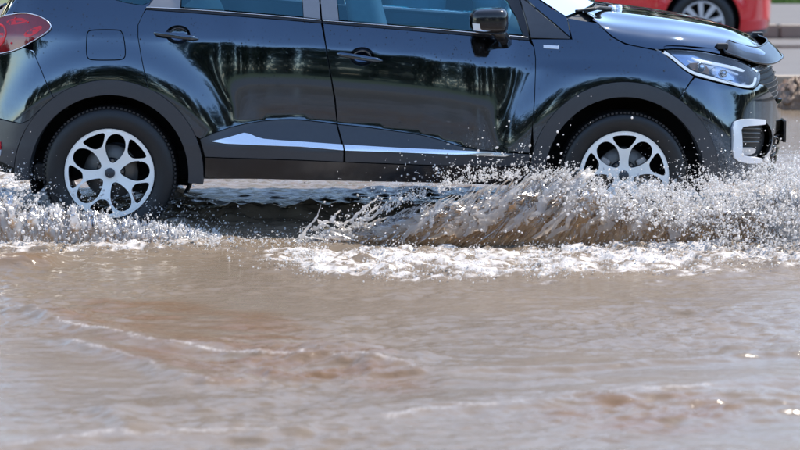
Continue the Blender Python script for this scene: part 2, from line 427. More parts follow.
class Surf:
    """flank of a car: a plan curve (u = length along it) and a depth profile over height; outside faces -Y, then wraps to both ends"""
    def __init__(s, plan, tanfun, zref, x_zero):
        p = np.asarray(plan, float)
        t = np.arange(len(p)); tt = np.linspace(0, len(p) - 1, 1600)
        # Catmull-Rom with chordal tangents
        L = np.concatenate([[0], np.cumsum(np.linalg.norm(np.diff(p, axis=0), axis=1))])
        m = np.gradient(p, L, axis=0)
        ss = np.linspace(0, L[-1], 1600); k = np.clip(np.searchsorted(L, ss, 'right') - 1, 0, len(p) - 2)
        h = (L[k + 1] - L[k])[:, None]; w = ((ss - L[k]) / (L[k + 1] - L[k]))[:, None]
        q = (2*w**3-3*w**2+1)*p[k] + (w**3-2*w**2+w)*h*m[k] + (-2*w**3+3*w**2)*p[k+1] + (w**3-w**2)*h*m[k+1]
        ker = np.exp(-np.linspace(-2, 2, 61) ** 2); ker /= ker.sum()
        q = np.stack([np.convolve(np.pad(q[:, i], 30, mode='reflect', reflect_type='odd'), ker, 'valid') for i in (0, 1)], 1)
        u = np.concatenate([[0], np.cumsum(np.linalg.norm(np.diff(q, axis=0), axis=1))])
        i0 = np.argmin(np.abs(q[:, 0] - x_zero))
        s.u = u - u[i0] + q[i0, 0]; s.q = q
        tg = np.gradient(q, s.u, axis=0); tg /= np.linalg.norm(tg, axis=1)[:, None]
        s.n = np.stack([-tg[:, 1], tg[:, 0]], 1)
        s.ug = np.linspace(s.u[0], s.u[-1], 560); s.zg = np.linspace(0.1, 1.75, 551)
        U, Z = np.meshgrid(s.ug, s.zg, indexing='ij')
        tn = tanfun(U, Z); dz = s.zg[1] - s.zg[0]
        D = np.cumsum(tn, 1) * dz
        zr = zref(s.ug); D0 = np.array([np.interp(zr[i], s.zg, D[i]) for i in range(len(zr))])
        D = D - D0[:, None]
        k1 = np.exp(-np.linspace(-2, 2, 13) ** 2); k1 /= k1.sum()
        D = np.apply_along_axis(lambda a: np.convolve(np.pad(a, 6, mode='reflect', reflect_type='odd'), k1, 'valid'), 0, D)
        k2 = np.exp(-np.linspace(-2, 2, 7) ** 2); k2 /= k2.sum()
        s.D = np.apply_along_axis(lambda a: np.convolve(np.pad(a, 3, mode='reflect', reflect_type='odd'), k2, 'valid'), 1, D)
    def depth(s, u, z):
        a = np.clip((u - s.ug[0]) / (s.ug[1] - s.ug[0]), 0, len(s.ug) - 1.001); b = np.clip((z - s.zg[0]) / (s.zg[1] - s.zg[0]), 0, len(s.zg) - 1.001)
        i = a.astype(int); j = b.astype(int); f = a - i; g = b - j
        D = s.D
        return (D[i, j]*(1-f)*(1-g) + D[i+1, j]*f*(1-g) + D[i, j+1]*(1-f)*g + D[i+1, j+1]*f*g)
    def pos(s, u, z, off=0.0):
        u = np.atleast_1d(np.asarray(u, float)); z = np.atleast_1d(np.asarray(z, float))
        d = s.depth(u, z) - off
        x = np.interp(u, s.u, s.q[:, 0]); y = np.interp(u, s.u, s.q[:, 1])
        nx = np.interp(u, s.u, s.n[:, 0]); ny = np.interp(u, s.u, s.n[:, 1])
        return np.stack([x + nx * d, y + ny * d, z], -1)
    def nrm(s, u, z):
        e = 0.006
        a = s.pos(u + e, z) - s.pos(u - e, z); b = s.pos(u, z + e) - s.pos(u, z - e)
        n = np.cross(a, b)
        return n / (np.linalg.norm(n, axis=1)[:, None] + 1e-12)
    def uz(s, pts):
        """photo pixels -> (u, z) on this surface"""
        pts = np.asarray(pts, float)
        px, py = pts[:, 0], pts[:, 1]
        g = np.array([at(a, b, s.q[:, 1].min() + 0.05) for a, b in pts])
        u, z = g[:, 0].copy(), g[:, 2].copy()
        for _ in range(25):
            e = 1e-3
            x0, y0 = proj(s.pos(u, z)); x1, y1 = proj(s.pos(u + e, z)); x2, y2 = proj(s.pos(u, z + e))
            a, b, c, d = (x1 - x0) / e, (x2 - x0) / e, (y1 - y0) / e, (y2 - y0) / e
            det = a * d - b * c; det = np.where(np.abs(det) < 300, np.sign(det) * 300 - (det == 0) * 300, det)
            rx, ry = px - x0, py - y0
            u += np.clip((d * rx - b * ry) / det, -0.08, 0.08); z += np.clip((a * ry - c * rx) / det, -0.08, 0.08)
            u = np.clip(u, s.u[0] + 0.01, s.u[-1] - 0.01)
        return np.stack([u, z], 1)
    def panel(s, name, poly, m, parent, gap=0.0025, off=0.0, sp=0.035, holes=(), th=0.018, round_=0, dome=0.0):
        """a sheet panel lying on the surface (poly in u,z), its edge turned inwards"""
        p = np.asarray(poly, float)
        if round_: p = chaikin(p, round_)
        if area2(p) < 0: p = p[::-1]
        if gap: p = inset(resample(p, 0.05), gap)
        V2, T = fill2d(p, holes, sp)
        o = off
        P = s.pos(V2[:, 0], V2[:, 1], o); N = s.nrm(V2[:, 0], V2[:, 1])
        if dome:
            B = resample(p, 0.02)
            dd = np.sqrt(np.min(np.sum((V2[:, None] - B[None]) ** 2, -1), 1))
            P = P + N * (dome * np.clip(dd / 0.03, 0, 1) ** 0.5)[:, None]
        E = boundary(T)
        # edge bend: small rolled lip then return
        ids = np.unique(E); mp = {int(v): k for k, v in enumerate(ids)}
        n0 = len(P)
        P1 = P[ids] - N[ids] * 0.0015; P2 = P[ids] - N[ids] * th
        nn = np.zeros((len(ids), 3))
        pos3 = P
        for a, b in E:
            t = pos3[b] - pos3[a]; o3 = np.cross(t, N[a]); o3 /= np.linalg.norm(o3) + 1e-12
            nn[mp[int(a)]] += o3; nn[mp[int(b)]] += o3
        nn /= np.linalg.norm(nn, axis=1)[:, None] + 1e-12
        P1 = P1 + nn * 0.0008; P2 = P2 + nn * 0.0008
        V = np.concatenate([P, P1, P2]); NN = np.concatenate([N, nn, nn])
        k = len(ids)
        q1 = np.array([[a, n0 + mp[int(a)], n0 + mp[int(b)], b] for a, b in E])
        q2 = np.array([[n0 + mp[int(a)], n0 + k + mp[int(a)], n0 + k + mp[int(b)], n0 + mp[int(b)]] for a, b in E])
        me = mesh_np(name, V, [T, q1, q2], True, NN)
        return link(name, me, m, parent)

def arc(c, r, a0, a1, n=40):
    th = np.radians(np.linspace(a0, a1, n))
    return [(c[0] + r * math.cos(t), c[1] - r * math.sin(t)) for t in th]
def mirror_copy(o, ymid, parent=None):
    c = o.copy(); COL.objects.link(c)
    mm = Matrix.Translation((0, 2 * ymid, 0)) @ Matrix.Diagonal((1, -1, 1, 1))
    w = mm @ wmat(o)
    p = parent or o.parent
    c.parent = p
    c.matrix_parent_inverse = wmat(p).inverted()
    c.matrix_basis = w
    for ch in [x for x in bpy.data.objects if x.parent == o]:
        mirror_copy(ch, ymid, c)
    return c

# ================================================================= THE SETTING
def sheet(name, x0, x1, y0, y1, z, m, nx=2, ny=2):
    X, Y = np.meshgrid(np.linspace(x0, x1, nx), np.linspace(y0, y1, ny), indexing='ij')
    V = np.stack([X, Y, np.full_like(X, z)], -1).reshape(-1, 3)
    return tag(link(name, mesh_np(name, V, grid_faces(nx, ny)), m), kind='structure')
M['earth'] = mat('dry_grassland', (0.10, 0.12, 0.05), 0.95, vary=0.35, scale=0.6, bump=0.3, bscale=6, bdist=0.05)
M['asphalt'] = mat('wet_asphalt', (0.055, 0.052, 0.05), 0.55, vary=0.3, scale=14, bump=0.6, bscale=120, bdist=0.004)
M['dryroad'] = mat('dry_asphalt', (0.11, 0.10, 0.092), 0.8, vary=0.2, scale=5, bump=0.5, bscale=90, bdist=0.004)
M['kerb'] = mat('tan_concrete', (0.28, 0.225, 0.17), 0.85, vary=0.22, scale=8, bump=0.5, bscale=70, bdist=0.005)
M['paving'] = mat('grey_paving', (0.115, 0.106, 0.10), 0.85, vary=0.15, scale=3, bump=0.4, bscale=60, bdist=0.004)
M['grass'] = mat('grass_blades', (0.10, 0.17, 0.02), 0.7, vary=0.35, scale=1.5)
M['leaf'] = mat('tree_leaves', (0.022, 0.034, 0.013), 0.6, vary=0.4, scale=0.4)
M['bark'] = mat('bark', (0.06, 0.045, 0.035), 0.9)
sheet('ground', -1500, 1500, -1500, 1500, -0.06, M['earth'])
sheet('road', -70, 70, -9.0, 8.15, 0.0, M['asphalt'])
sheet('far_road', -70, 70, 11.25, 14.68, 0.0, M['dryroad'])
sheet('median', -70, 70, 8.33, 11.25, 0.15, M['paving'])
sheet('pavement', -70, 70, 14.86, 18.6, 0.135, M['paving'])
sheet('near_pavement', -70, 70, -17, -9.2, 0.14, M['paving'])
def kerb(name, y, h, x0, x1, L=1.0):
    """a row of kerbstones with recessed joints"""
    base = box(name, ((x0 + x1) / 2, y + 0.01, h * 0.4), (x1 - x0, 0.12, h * 0.8), M['kerb'], None, 0)
    tag(base, kind='structure')
    proto = None
    k = int((x1 - x0) / L)
    for i in range(k):
        if proto is None:
            bm = bmesh.new(); bmesh.ops.create_cube(bm, size=1)
            bmesh.ops.scale(bm, vec=(L - 0.012, 0.18, h), verts=bm.verts)
            bmesh.ops.bevel(bm, geom=bm.edges[:], offset=0.015, segments=2, affect='EDGES')
            proto = from_bm('kerbstone', bm, M['kerb'], base); o = proto
        else:
            o = proto.copy(); COL.objects.link(o)
        o.matrix_parent_inverse = Matrix.Identity(4)
        o.location = (x0 + (i + 0.5) * L, y + rng.normal(0, 0.004), h / 2 + rng.normal(0, 0.003))
        o.rotation_euler = (0, 0, rng.normal(0, 0.004))
    return base
kerb('median_kerb', 8.24, 0.155, -14, 14)
kerb('far_kerb', 14.77, 0.14, -14, 16)
kerb('near_kerb', -9.1, 0.145, -10, 10)

# -------- grass on the far verge
def blades(name, x0, x1, y0, y1, n, h, m):
    p = np.stack([rng.uniform(x0, x1, n), rng.uniform(y0, y1, n), np.full(n, -0.06)], -1)
    hh = h * rng.uniform(0.5, 1.2, n); a = rng.uniform(0, 6.28, n); w = 0.006 + 0.006 * rng.random(n)
    dx = np.stack([np.cos(a) * w, np.sin(a) * w, 0 * a], -1)
    lean = np.stack([rng.normal(0, 0.35, n) * hh, rng.normal(0, 0.35, n) * hh, hh], -1)
    V = np.stack([p - dx, p + dx, p + lean], 1).reshape(-1, 3)
    return tag(link(name, mesh_np(name, V, np.arange(3 * n).reshape(-1, 3), False), m), 'mown green grass on the verge beyond the far pavement', 'grass', kind='stuff')
blades('grass', 1.5, 10, 18.62, 24, 40000, 0.22, M['grass'])

# -------- wood behind the photographer (mirrored in the car's flank)
def wood(name, label, line, n_trees, n_leaf, hlo, hhi):
    """a belt of leafy trees along a line on the ground"""
    line = np.array(line, float); L = np.concatenate([[0], np.cumsum(np.linalg.norm(np.diff(line, axis=0), axis=1))])
    Vs, Fs, k = [], [], 0
    for i in range(n_trees):
        q = (i + 0.5 + rng.normal(0, 0.2)) / n_trees * L[-1]
        cx = np.interp(q, L, line[:, 0]) + rng.normal(0, 0.8); cy = np.interp(q, L, line[:, 1]) + (i % 2) * 5 + rng.normal(0, 1.0)
        H = rng.uniform(hlo, hhi); r = rng.uniform(3.2, 4.6); n = n_leaf
        d = rng.normal(size=(n, 3)); d /= np.linalg.norm(d, axis=1)[:, None]
        rad = rng.random(n) ** 0.4
        lob = 1 + 0.25 * np.sin(3 * np.arctan2(d[:, 1], d[:, 0]) + i) + 0.2 * np.sin(5 * d[:, 2] + i)
        c = np.array([cx, cy, H * 0.47]) + d * (rad * lob)[:, None] * np.array([r, r, H * 0.52])
        c[:, 2] = np.abs(c[:, 2])
        a = rng.normal(size=(n, 3)); a /= np.linalg.norm(a, axis=1)[:, None]
        b = np.cross(a, rng.normal(size=(n, 3))); b /= np.linalg.norm(b, axis=1)[:, None] + 1e-9
        s = rng.uniform(0.2, 0.5, n)[:, None]
        V = np.stack([c - a * s, c - b * s * 0.6, c + a * s, c + b * s * 0.6], 1).reshape(-1, 3)
        Vs.append(V); Fs.append(np.arange(4 * n).reshape(-1, 4) + k); k += 4 * n
        tv, tf = tube_arrays([(cx, cy, -0.1), (cx + 0.1, cy, H * 0.3), (cx, cy + 0.1, H * 0.7)], [0.28, 0.2, 0.08], 6)
        Vs.append(tv); Fs.append(tf + k); k += len(tv)
    o = link(name, mesh_np(name, np.concatenate(Vs), np.concatenate(Fs), False), M['leaf'])
    tag(o, label, 'trees', kind='stuff')
wood('roadside_wood', 'dark line of leafy trees mirrored in the black car doors', [(-64, -47), (64, -47), (110, -30), (135, 5), (130, 30)], 48, 2200, 9.4, 11.0)
wood('verge_wood', 'leafy trees beyond the grass verge mirrored in the black bonnet', [(-70, 44), (60, 44), (120, 36)], 48, 1600, 8.5, 12.5)

# -------- flood water
def fnoise(nx, ny, step, lam, bw=0.55, seed=0, ax=1.0):
    """band-limited random field, unit variance; lam = wavelength in metres, ax>1 stretches it along the first axis"""
    r = np.random.default_rng(seed)
    f = np.fft.rfft2(r.normal(size=(nx, ny)))
    kx = np.fft.fftfreq(nx, step)[:, None] * ax; ky = np.fft.rfftfreq(ny, step)[None, :]
    k = np.sqrt(kx ** 2 + ky ** 2) + 1e-9
    f *= np.exp(-(np.log(k * lam) / bw) ** 2)
    g = np.fft.irfft2(f, s=(nx, ny))
    return g / (g.std() + 1e-12)
def sst(x, a, b):
    t = np.clip((x - a) / (b - a), 0, 1)
    return t * t * (3 - 2 * t)
def polydist(X, Y, pts):
    best = np.full(X.shape, 1e9); sgn = np.zeros(X.shape); par = np.zeros(X.shape)
    n = len(pts)
    for i in range(n - 1):
        a, b = pts[i], pts[i + 1]; d = b - a; L2 = d @ d
        t = np.clip(((X - a[0]) * d[0] + (Y - a[1]) * d[1]) / L2, 0, 1)
        ex, ey = X - a[0] - t * d[0], Y - a[1] - t * d[1]
        q = np.hypot(ex, ey)
        m = q < best
        best = np.where(m, q, best); sgn = np.where(m, np.sign(d[0] * ey - d[1] * ex), sgn); par = np.where(m, (i + t) / (n - 1), par)
    return best, sgn, par
WZ = 0.06
def flood():
    st = 0.014
    xs = np.arange(-3.5, 3.5, st); ys = np.arange(-6.6, 3.8, st)
    nx, ny = len(xs), len(ys)
    X, Y = np.meshgrid(xs, ys, indexing='ij')
    px, py = proj(np.stack([X, Y, np.full_like(X, WZ)], -1))
    edge = sst(np.minimum.reduce([X - xs[0], xs[-1] - X, Y - ys[0], ys[-1] - Y]), 0.0, 0.5)
    N = lambda lam, seed, ax=1.6, bw=0.55: fnoise(nx, ny, st, lam, bw, seed, ax)
    # foam band thrown forward of the car, and churned water about both wheels
    yU = np.interp(px, [150, 230, 300, 400, 600, 700, 800, 950], [262, 256, 250, 250, 248, 236, 224, 215])
    yL = np.interp(px, [190, 220, 250, 300, 420, 560, 700, 800, 950], [258, 266, 272, 279, 284, 280, 277, 270, 266])
    wob = 2.5 * N(0.35, 11) + 1.5 * N(0.12, 12)
    band = sst(py + wob, yU - 4, yU + 5) * (1 - sst(py + wob * 1.2, yL - 18, yL + 5)) * sst(px, 190, 300)
    rear = (1 - sst(px + 2 * wob, 120, 330)) * sst(py + wob, 232, 240) * (1 - sst(py + wob, 246, 253))
    left = (1 - sst(px + 3 * wob, 40, 95)) * sst(py, 150, 172) * (1 - sst(py + wob, 238, 250))
    lefty = (1 - sst(px, 150, 260)) * sst(py + wob, 205, 216) * (1 - sst(py, 236, 246))
    right = sst(px + 3 * wob, 660, 760) * sst(py, 168, 190) * (1 - sst(py, 225, 245))
    foamy = np.clip(band + 0.8 * rear + left + 0.9 * lefty + right, 0, 1)
    tn = 0.6 * N(0.10, 21, 1.3) + 0.5 * N(0.045, 22, 1.2) + 0.55 * N(0.3, 23, 1.6)
    foam = np.clip(foamy * (0.72 + 0.40 * tn), 0, 1) * sst(foamy, 0.05, 0.6)
    scum = sst(py, 278, 300) * (1 - sst(py, 300, 380))
    specks = sst(N(0.05, 31, 3.2) + 0.8 * N(0.5, 32, 2.0), 2.1, 3.0)
    foam = np.maximum(foam, 0.18 * specks * (0.2 + 0.8 * scum))
    # height
    calm = 1 - sst(foamy, 0.1, 0.6)
    near = sst(py, 285, 330)
    h = 0.0030 * N(0.62, 1, 1.8) + 0.0026 * N(0.28, 2, 1.9) * (0.6 + 0.4 * near) + 0.0028 * N(0.13, 3, 1.7) + 0.0013 * N(0.06, 4, 1.5) + 0.0006 * N(0.035, 6, 1.3)
    patch = np.clip(0.75 + 0.45 * N(1.4, 5, 1.5), 0.25, 1.6)
    h = h * patch
    h += foamy * (0.009 * N(0.22, 41, 1.5) + 0.004 * N(0.09, 42, 1.3) + 0.0025 * N(0.045, 43, 1.2) + 0.010)
    # wake heaped up in the shade beneath the car
    d, s, t = polydist(X, Y, np.array([[-1.12, 0.42], [-0.7, 0.55], [-0.2, 0.60], [0.4, 0.5], [0.95, 0.35]]))
    h += (0.055 + 0.007 * N(0.3, 44, 1.2) + 0.003 * N(0.1, 45, 1.0)) * np.exp(-((d + 0.03 * N(0.3, 46, 1)) / 0.15) ** 2) * np.clip(np.minimum(t, 1 - t) * 7, 0, 1)
    under = sst(Y, -0.05, 0.1) * (1 - sst(Y, 1.6, 1.9)) * sst(X, -2.2, -1.9) * (1 - sst(X, 1.7, 2.0))
    h += under * 0.003 * N(0.16, 47, 1.2)
    ridges = [([(-40, 296), (15, 308), (60, 322), (100, 335), (140, 344), (180, 350), (240, 354), (290, 357), (340, 361), (400, 369), (440, 374)], 0.022, 0.075, 1),
              ([(300, 357), (380, 372), (430, 375), (520, 372), (620, 367), (720, 362), (800, 356), (860, 352)], 0.015, 0.06, 0.5),
              ([(50, 336), (110, 352), (150, 366), (190, 378), (240, 389)], 0.016, 0.07, 0.8),
              ([(-40, 452), (0, 447), (100, 438), (200, 434), (300, 430), (360, 424), (420, 414), (500, 405), (600, 396), (700, 388), (800, 380), (880, 372)], 0.017, 0.12, 0.8),
              ([(95, 413), (118, 424), (135, 438)], 0.014, 0.05, 0.3),
              ([(90, 416), (160, 413), (240, 406), (330, 393)], 0.012, 0.07, 0.3),
              ([(420, 381), (520, 388), (600, 384)], 0.010, 0.06, 0.2),
              ([(300, 352), (360, 356), (450, 362)], 0.012, 0.06, 0.4),
              ([(600, 412), (700, 402), (800, 396)], 0.007, 0.08, 0.4)]
    jag = 0.014 * N(0.5, 51, 1.5) + 0.006 * N(0.12, 52, 1.3)
    for pts, A, w, fo in ridges:
        g = np.array([on_ground(a, b)[:2] for a, b in pts])
        d, s, t = polydist(X, Y, g)
        d2 = d * s + jag
        tip = np.clip(np.minimum(t, 1 - t) * 8, 0, 1)
        ww = np.where(d2 > 0, w * 2.2, w)          # long back, steep face towards the camera
        h += 1.5 * A * tip * np.exp(-(d2 / ww) ** 2)
        foam = np.maximum(foam, 0.60 * fo * tip * np.exp(-((d2 + 0.25 * w) / (w * 0.30)) ** 2) * sst(tn + 0.9 * N(0.7, 53, 1), -2.8, 0.6))
    # smooth swell shaped to darken its near face, replacing shade by the rear wheel
    d, s, t = polydist(X, Y, np.array([on_ground(a, b)[:2] for a, b in [(-90, 270), (-20, 268), (40, 267), (78, 268)]]))
    ds = d * s + 0.5 * jag
    sw = np.where(ds > 0, np.exp(-(ds / 0.30) ** 2), np.exp(-(ds / 0.085) ** 2)) * (1 - sst(X, -1.72, -1.58))
    h += 0.05 * sw
    foam *= 1 - np.clip(1.6 * np.exp(-((d * s) / 0.26) ** 2) * (1 - sst(px, 60, 90)), 0, 1)
    painted_dim = np.zeros_like(X)  # mask of painted brown where the water mirrors less sky
    for poly in ([(40, 318), (100, 300), (200, 300), (300, 322), (350, 345), (430, 372), (400, 392), (330, 380), (230, 385), (150, 362), (80, 350)], [(560, 408), (700, 402), (760, 412), (700, 430), (600, 432), (520, 424)]):
        q = np.array(poly, float); c_ = q.mean(0)
        ins = pip(np.stack([px.ravel() + 14 * N(0.5, 91, 1.5).ravel() + 5 * N(0.12, 92, 2).ravel(), py.ravel() + 5 * N(0.5, 93, 1.5).ravel() + 2 * N(0.12, 94, 2).ravel()], -1), q).reshape(px.shape).astype(float)
        for _ in range(3):
            ins = (ins + np.roll(ins, 3, 0) + np.roll(ins, -3, 0) + np.roll(ins, 3, 1) + np.roll(ins, -3, 1)) / 5
        painted_dim = np.maximum(painted_dim, ins)
    painted_dim = np.maximum(painted_dim, 0) * np.clip(0.62 + 0.3 * N(0.2, 95, 2.5), 0, 1)
    painted_dim = np.maximum(painted_dim, np.clip(0.6 * sw, 0, 1))  # shade on the swell is tinted into the water colour
    V = np.stack([X, Y, WZ + h * edge], -1).reshape(-1, 3)
    o = link('flood_water', mesh_np('flood_water', V, grid_faces(nx, ny), True, attrs={'foam': (foam * edge).ravel(), 'painted_dim': painted_dim.ravel()}), M['water'])
    tag(o, kind='structure')
    # the same flood further off, joined to the detailed piece along its edges
    xa, xb, ya, yb = xs[0], xs[-1], ys[0], ys[-1]
    Vb, Fb = [], []
    def strip(x0, x1, y0, y1, n, m_):
        A, B = np.meshgrid(np.linspace(x0, x1, n), np.linspace(y0, y1, m_), indexing='ij')
        k = sum(len(v) for v in Vb)
        Vb.append(np.stack([A, B, np.full_like(A, WZ)], -1).reshape(-1, 3)); Fb.append(grid_faces(n, m_) + k)
    strip(-69, xa, -8.99, 8.14, 8, 8); strip(xb, 69, -8.99, 8.14, 8, 8); strip(xa, xb, -8.99, ya, 8, 3); strip(xa, xb, yb, 8.14, 8, 3)
    V = np.concatenate(Vb)
    tag(link('flood_water_beyond', mesh_np('flood_water_beyond', V, np.concatenate(Fb), True, attrs={'foam': np.zeros(len(V))}), M['water']), kind='structure')
flood()
# shallow puddle along the far carriageway
th = np.linspace(0, 2 * math.pi, 90, endpoint=False)
pr = 1 + 0.10 * np.sin(3 * th + 1) + 0.06 * np.sin(7 * th)
pV = np.concatenate([[[4, 12.75, 0.006]], np.stack([4 + 13 * pr * np.cos(th), 12.75 + 1.05 * pr * np.sin(th), np.full(90, 0.006)], -1)])
pF = np.array([[0, 1 + i, 1 + (i + 1) % 90] for i in range(90)])
M['puddle'] = mat_water('clear_puddle', (0.10, 0.09, 0.085), bstr=0.15)
tag(link('puddle', mesh_np('puddle', pV, pF, True, attrs={'foam': np.zeros(91)}), M['puddle']), kind='structure')
# ================================================================= THE BLACK CAR
YM = 0.905                                   # centre line; near flank is Y = 0
HUBR = at(109, 174, 0.0); HUBF = at(624.5, 176.5, 0.0)
PLAN = [(-2.315, YM), (-2.30, 0.70), (-2.265, 0.45), (-2.19, 0.22), (-2.08, 0.10), (-1.95, 0.035), (-1.75, 0.004), (-1.5, 0.0), (-1.0, 0.0), (-0.5, 0.0), (0.0, 0.0), (0.5, 0.0), (1.0, 0.0),
        (1.30, 0.004), (1.50, 0.022), (1.64, 0.065), (1.77, 0.145), (1.88, 0.26), (1.97, 0.42), (2.05, 0.64), (2.10, YM)]
def zline(pts, Y=0.05):
    g = np.array([at(a, b, Y) for a, b in pts])
    return lambda u: np.interp(u, g[:, 0], g[:, 2])
ZCR = zline([(-60, 36), (60, 35), (140, 37), (200, 39), (330, 48), (400, 53), (470, 61), (535, 68), (640, 74), (760, 92)], 0.07)
ZBELT = zline([(-60, -2), (150, 7), (322, 21), (525, 37), (600, 40), (760, 60)], 0.12)
ZTR = zline([(-60, 150), (205, 143), (345, 150), (520, 156), (760, 150)], 0.0)
def scoop(u):
    a = at(205, 130, 0)[0]; b = at(520, 130, 0)[0]
    return sst(u, a - 0.10, a + 0.28) * (1 - sst(u, b - 0.42, b + 0.02))
def ZCL(u):
    f = zline([(200, 139), (230, 127.5), (262, 121), (295, 119.5), (320, 122), (335, 124), (370, 127.5), (400, 132), (425, 135.5), (455, 144), (480, 151)], 0.03)
    g = sum(np.maximum(f(u + e), ZTR(u + e) + 0.004) for e in np.linspace(-0.05, 0.05, 11)) / 11     # rounded, not faceted
    return g
def tan_black(U, Z):
    u1 = U[:, 0]
    zt, zc, zk, zb, s = (f[:, None] for f in (ZTR(u1), ZCL(u1), ZCR(u1), ZBELT(u1), scoop(u1)))
    def st(z0, w): return sst(Z, z0 - w, z0 + w)
    t = np.clip((Z - zc) / (zk - zc), 0, 1); t2 = np.clip((Z - zk) / (zb - zk + 0.02), 0, 1.2)
    deg = -7.0 + (37.0 * s + 8.0 * (1 - s)) * st(zt, 0.008)
    low = -2.5 + 8.5 * t ** 1.4
    deg = deg + (low - deg) * st(zc, 0.014)
    top = 17.0 + 11.0 * t2
    deg = deg + (top - deg) * st(zk, 0.012)
    # flared arches: the sheet metal leans up over each wheel
    for hub in (HUBR, HUBF):
        r = np.hypot(U - hub[0], Z - hub[2])
        ring = np.exp(-((r - 0.635) / 0.085) ** 2) * np.clip((Z - hub[2]) / 0.35, 0, 1)
        deg = deg + 11.5 * ring * (Z < zk + 0.05)
    # nose and tail lean back a little more
    nose = sst(U, 1.55, 1.95); tail = sst(-U, 1.95, 2.3)
    deg = deg + nose * np.where(Z > 0.80, 10.0, 0) + tail * np.where(Z > 0.95, 3.0, 0)
    deg = np.where((Z < 0.42) & (np.abs(U - 0.1) > 1.7), -10.0, deg)
    return np.tan(np.radians(deg))
S = Surf(PLAN, tan_black, ZTR, 0.0)
UC, UR = S.u[-1] - 0.002, S.u[0] + 0.002       # centre of nose / tail
car = empty('black_car', (-0.17, YM, 0.0), 'black crossover car with muddy flank driving through the flood', 'car')
side_parts = []
def P(name, px, m, **k):
    uz = S.uz(px)
    r = k.pop('pround', 0)
    if r: uz = chaikin(uz, r)
    par = k.pop('parent', car)
    o = S.panel(name, uz, m, par, **k)
    if par is car and not k.get('nomirror'): side_parts.append(o)
    return o
hubR, hubF = (109, 174.5), (624.5, 176.5)
RO, RI = 94.5, 79.5
LAMP_T = [(-14, 20), (0, 17), (8, 15), (20, 12.9), (29, 12.9), (40, 15.7), (48, 20.5), (52, 25.5), (50, 30), (40, 37.3), (24, 46.8), (13, 51), (0, 53.8), (-14, 54)]
GAP_RD = [(172, -32), (160, -12), (152.5, 0), (144, 12), (138, 25), (138, 37), (141, 55), (145, 75), (149.5, 92)]
GAP_B = [(322, 21), (325.5, 45), (330.5, 75), (334.5, 100), (337, 124)]
GAP_FD = [(529.5, 39), (534, 47), (535.5, 58), (535.5, 70), (534.5, 100), (532.5, 125), (530, 152)]
# rear arch of body panels
a_rear = [p for p in arc(hubR, RO, 35, 158, 50)]
# quarter panel (hole: quarter window and fuel flap)
QG = [(100, -6), (113, -0.5), (130, 4), (147.5, 6), (156, -8), (165, -24), (150, -30), (120, -19)]
FUEL = [(87, 31.5), (90.5, 29.2), (118, 29), (122.5, 31), (125, 40), (126.3, 55), (124, 59.5), (118, 60.7), (92, 60.8), (87.5, 59), (85.7, 54), (86, 38)]
hq = chaikin(S.uz(QG), 1); hf = chaikin(S.uz(FUEL), 2)
quarter = [p for p in arc(hubR, RO, 126, 66, 30)] + GAP_RD[::-1] + [(150, -48), (90, -46), (50, -30), (22, -6), (12, 12)] + [(20, 12.9), (29, 12.9), (40, 15.7), (48, 20.5), (52, 25.5), (50, 30), (40, 37.3), (33, 43), (33, 51), (42, 72)]
qp = S.uz(quarter)
quarter_panel = S.panel('quarter_panel', qp, M['paint'], car, holes=[resample(hq, 0.02), resample(hf, 0.012)], sp=0.03)
side_parts.append(quarter_panel)
S.panel('fuel_flap', hf, M['paint'], quarter_panel, gap=0.006, sp=0.03, th=0.01)
P('quarter_window', QG, M['glass'], gap=0.003, off=-0.006, round_=1, th=0.004)
# rear bumper: painted upper, grey lower
LOW_R = [(38.8, 110.5), (29, 120.5), (21, 123.5), (0, 118.7), (-20, 117)]
uzb = S.uz(arc(hubR, RO, 137, 126, 8) + [(42, 72), (33, 51), (24, 47.5), (13, 51.8), (0, 54.8), (-10, 55)])
uzl = S.uz(LOW_R + [])
ub = np.concatenate([uzb, [[UR + 0.45, uzb[-1, 1] - 0.02], [UR, uzb[-1, 1] - 0.03], [UR, uzl[-1, 1]], [UR + 0.4, uzl[-1, 1]]], uzl[::-1]])
rear_bumper = S.panel('rear_bumper', ub, M['paint'], car, sp=0.035); side_parts.append(rear_bumper)
lowb = S.uz([(38.5, 110.5)] + arc(hubR, RO, 152, 176, 10) + [(14.5, 168), (0, 161), (-15, 158)])
ul = np.concatenate([[[UR, uzl[-1, 1]], [UR + 0.4, uzl[-1, 1]]], uzl[::-1], lowb[1:], [[UR + 0.4, lowb[-1, 1] - 0.01], [UR, lowb[-1, 1] - 0.01]]])
lower = S.panel('bumper_cladding', ul, M['clad'], car, off=0.006, sp=0.035); side_parts.append(lower)
refl = S.panel('reflector', S.uz([(-12, 141), (1.8, 141.5), (2, 149), (-12, 149)]), M['redbright'], lower, off=0.014, sp=0.03, gap=0, th=0.01)
S.panel('reflector_lamp', S.uz([(-12, 150), (2, 150), (1.6, 156), (-12, 156)]), M['whiteplastic'], lower, off=0.013, sp=0.03, gap=0, th=0.01)
# tail gate
tz = S.uz([(12, 12), (-14, 20)])
tg = np.array([[UR, 0.62], [UR, 1.06], [UR + 0.55, 1.08], [tz[0, 0] - 0.07, tz[0, 1] + 0.05], [tz[1, 0], tz[1, 1]], [S.uz([(-12, 54)])[0, 0], S.uz([(-12, 53)])[0, 1]], [UR + 0.4, 0.80]])
side_parts.append(S.panel('tailgate', tg, M['paint'], car, sp=0.05))
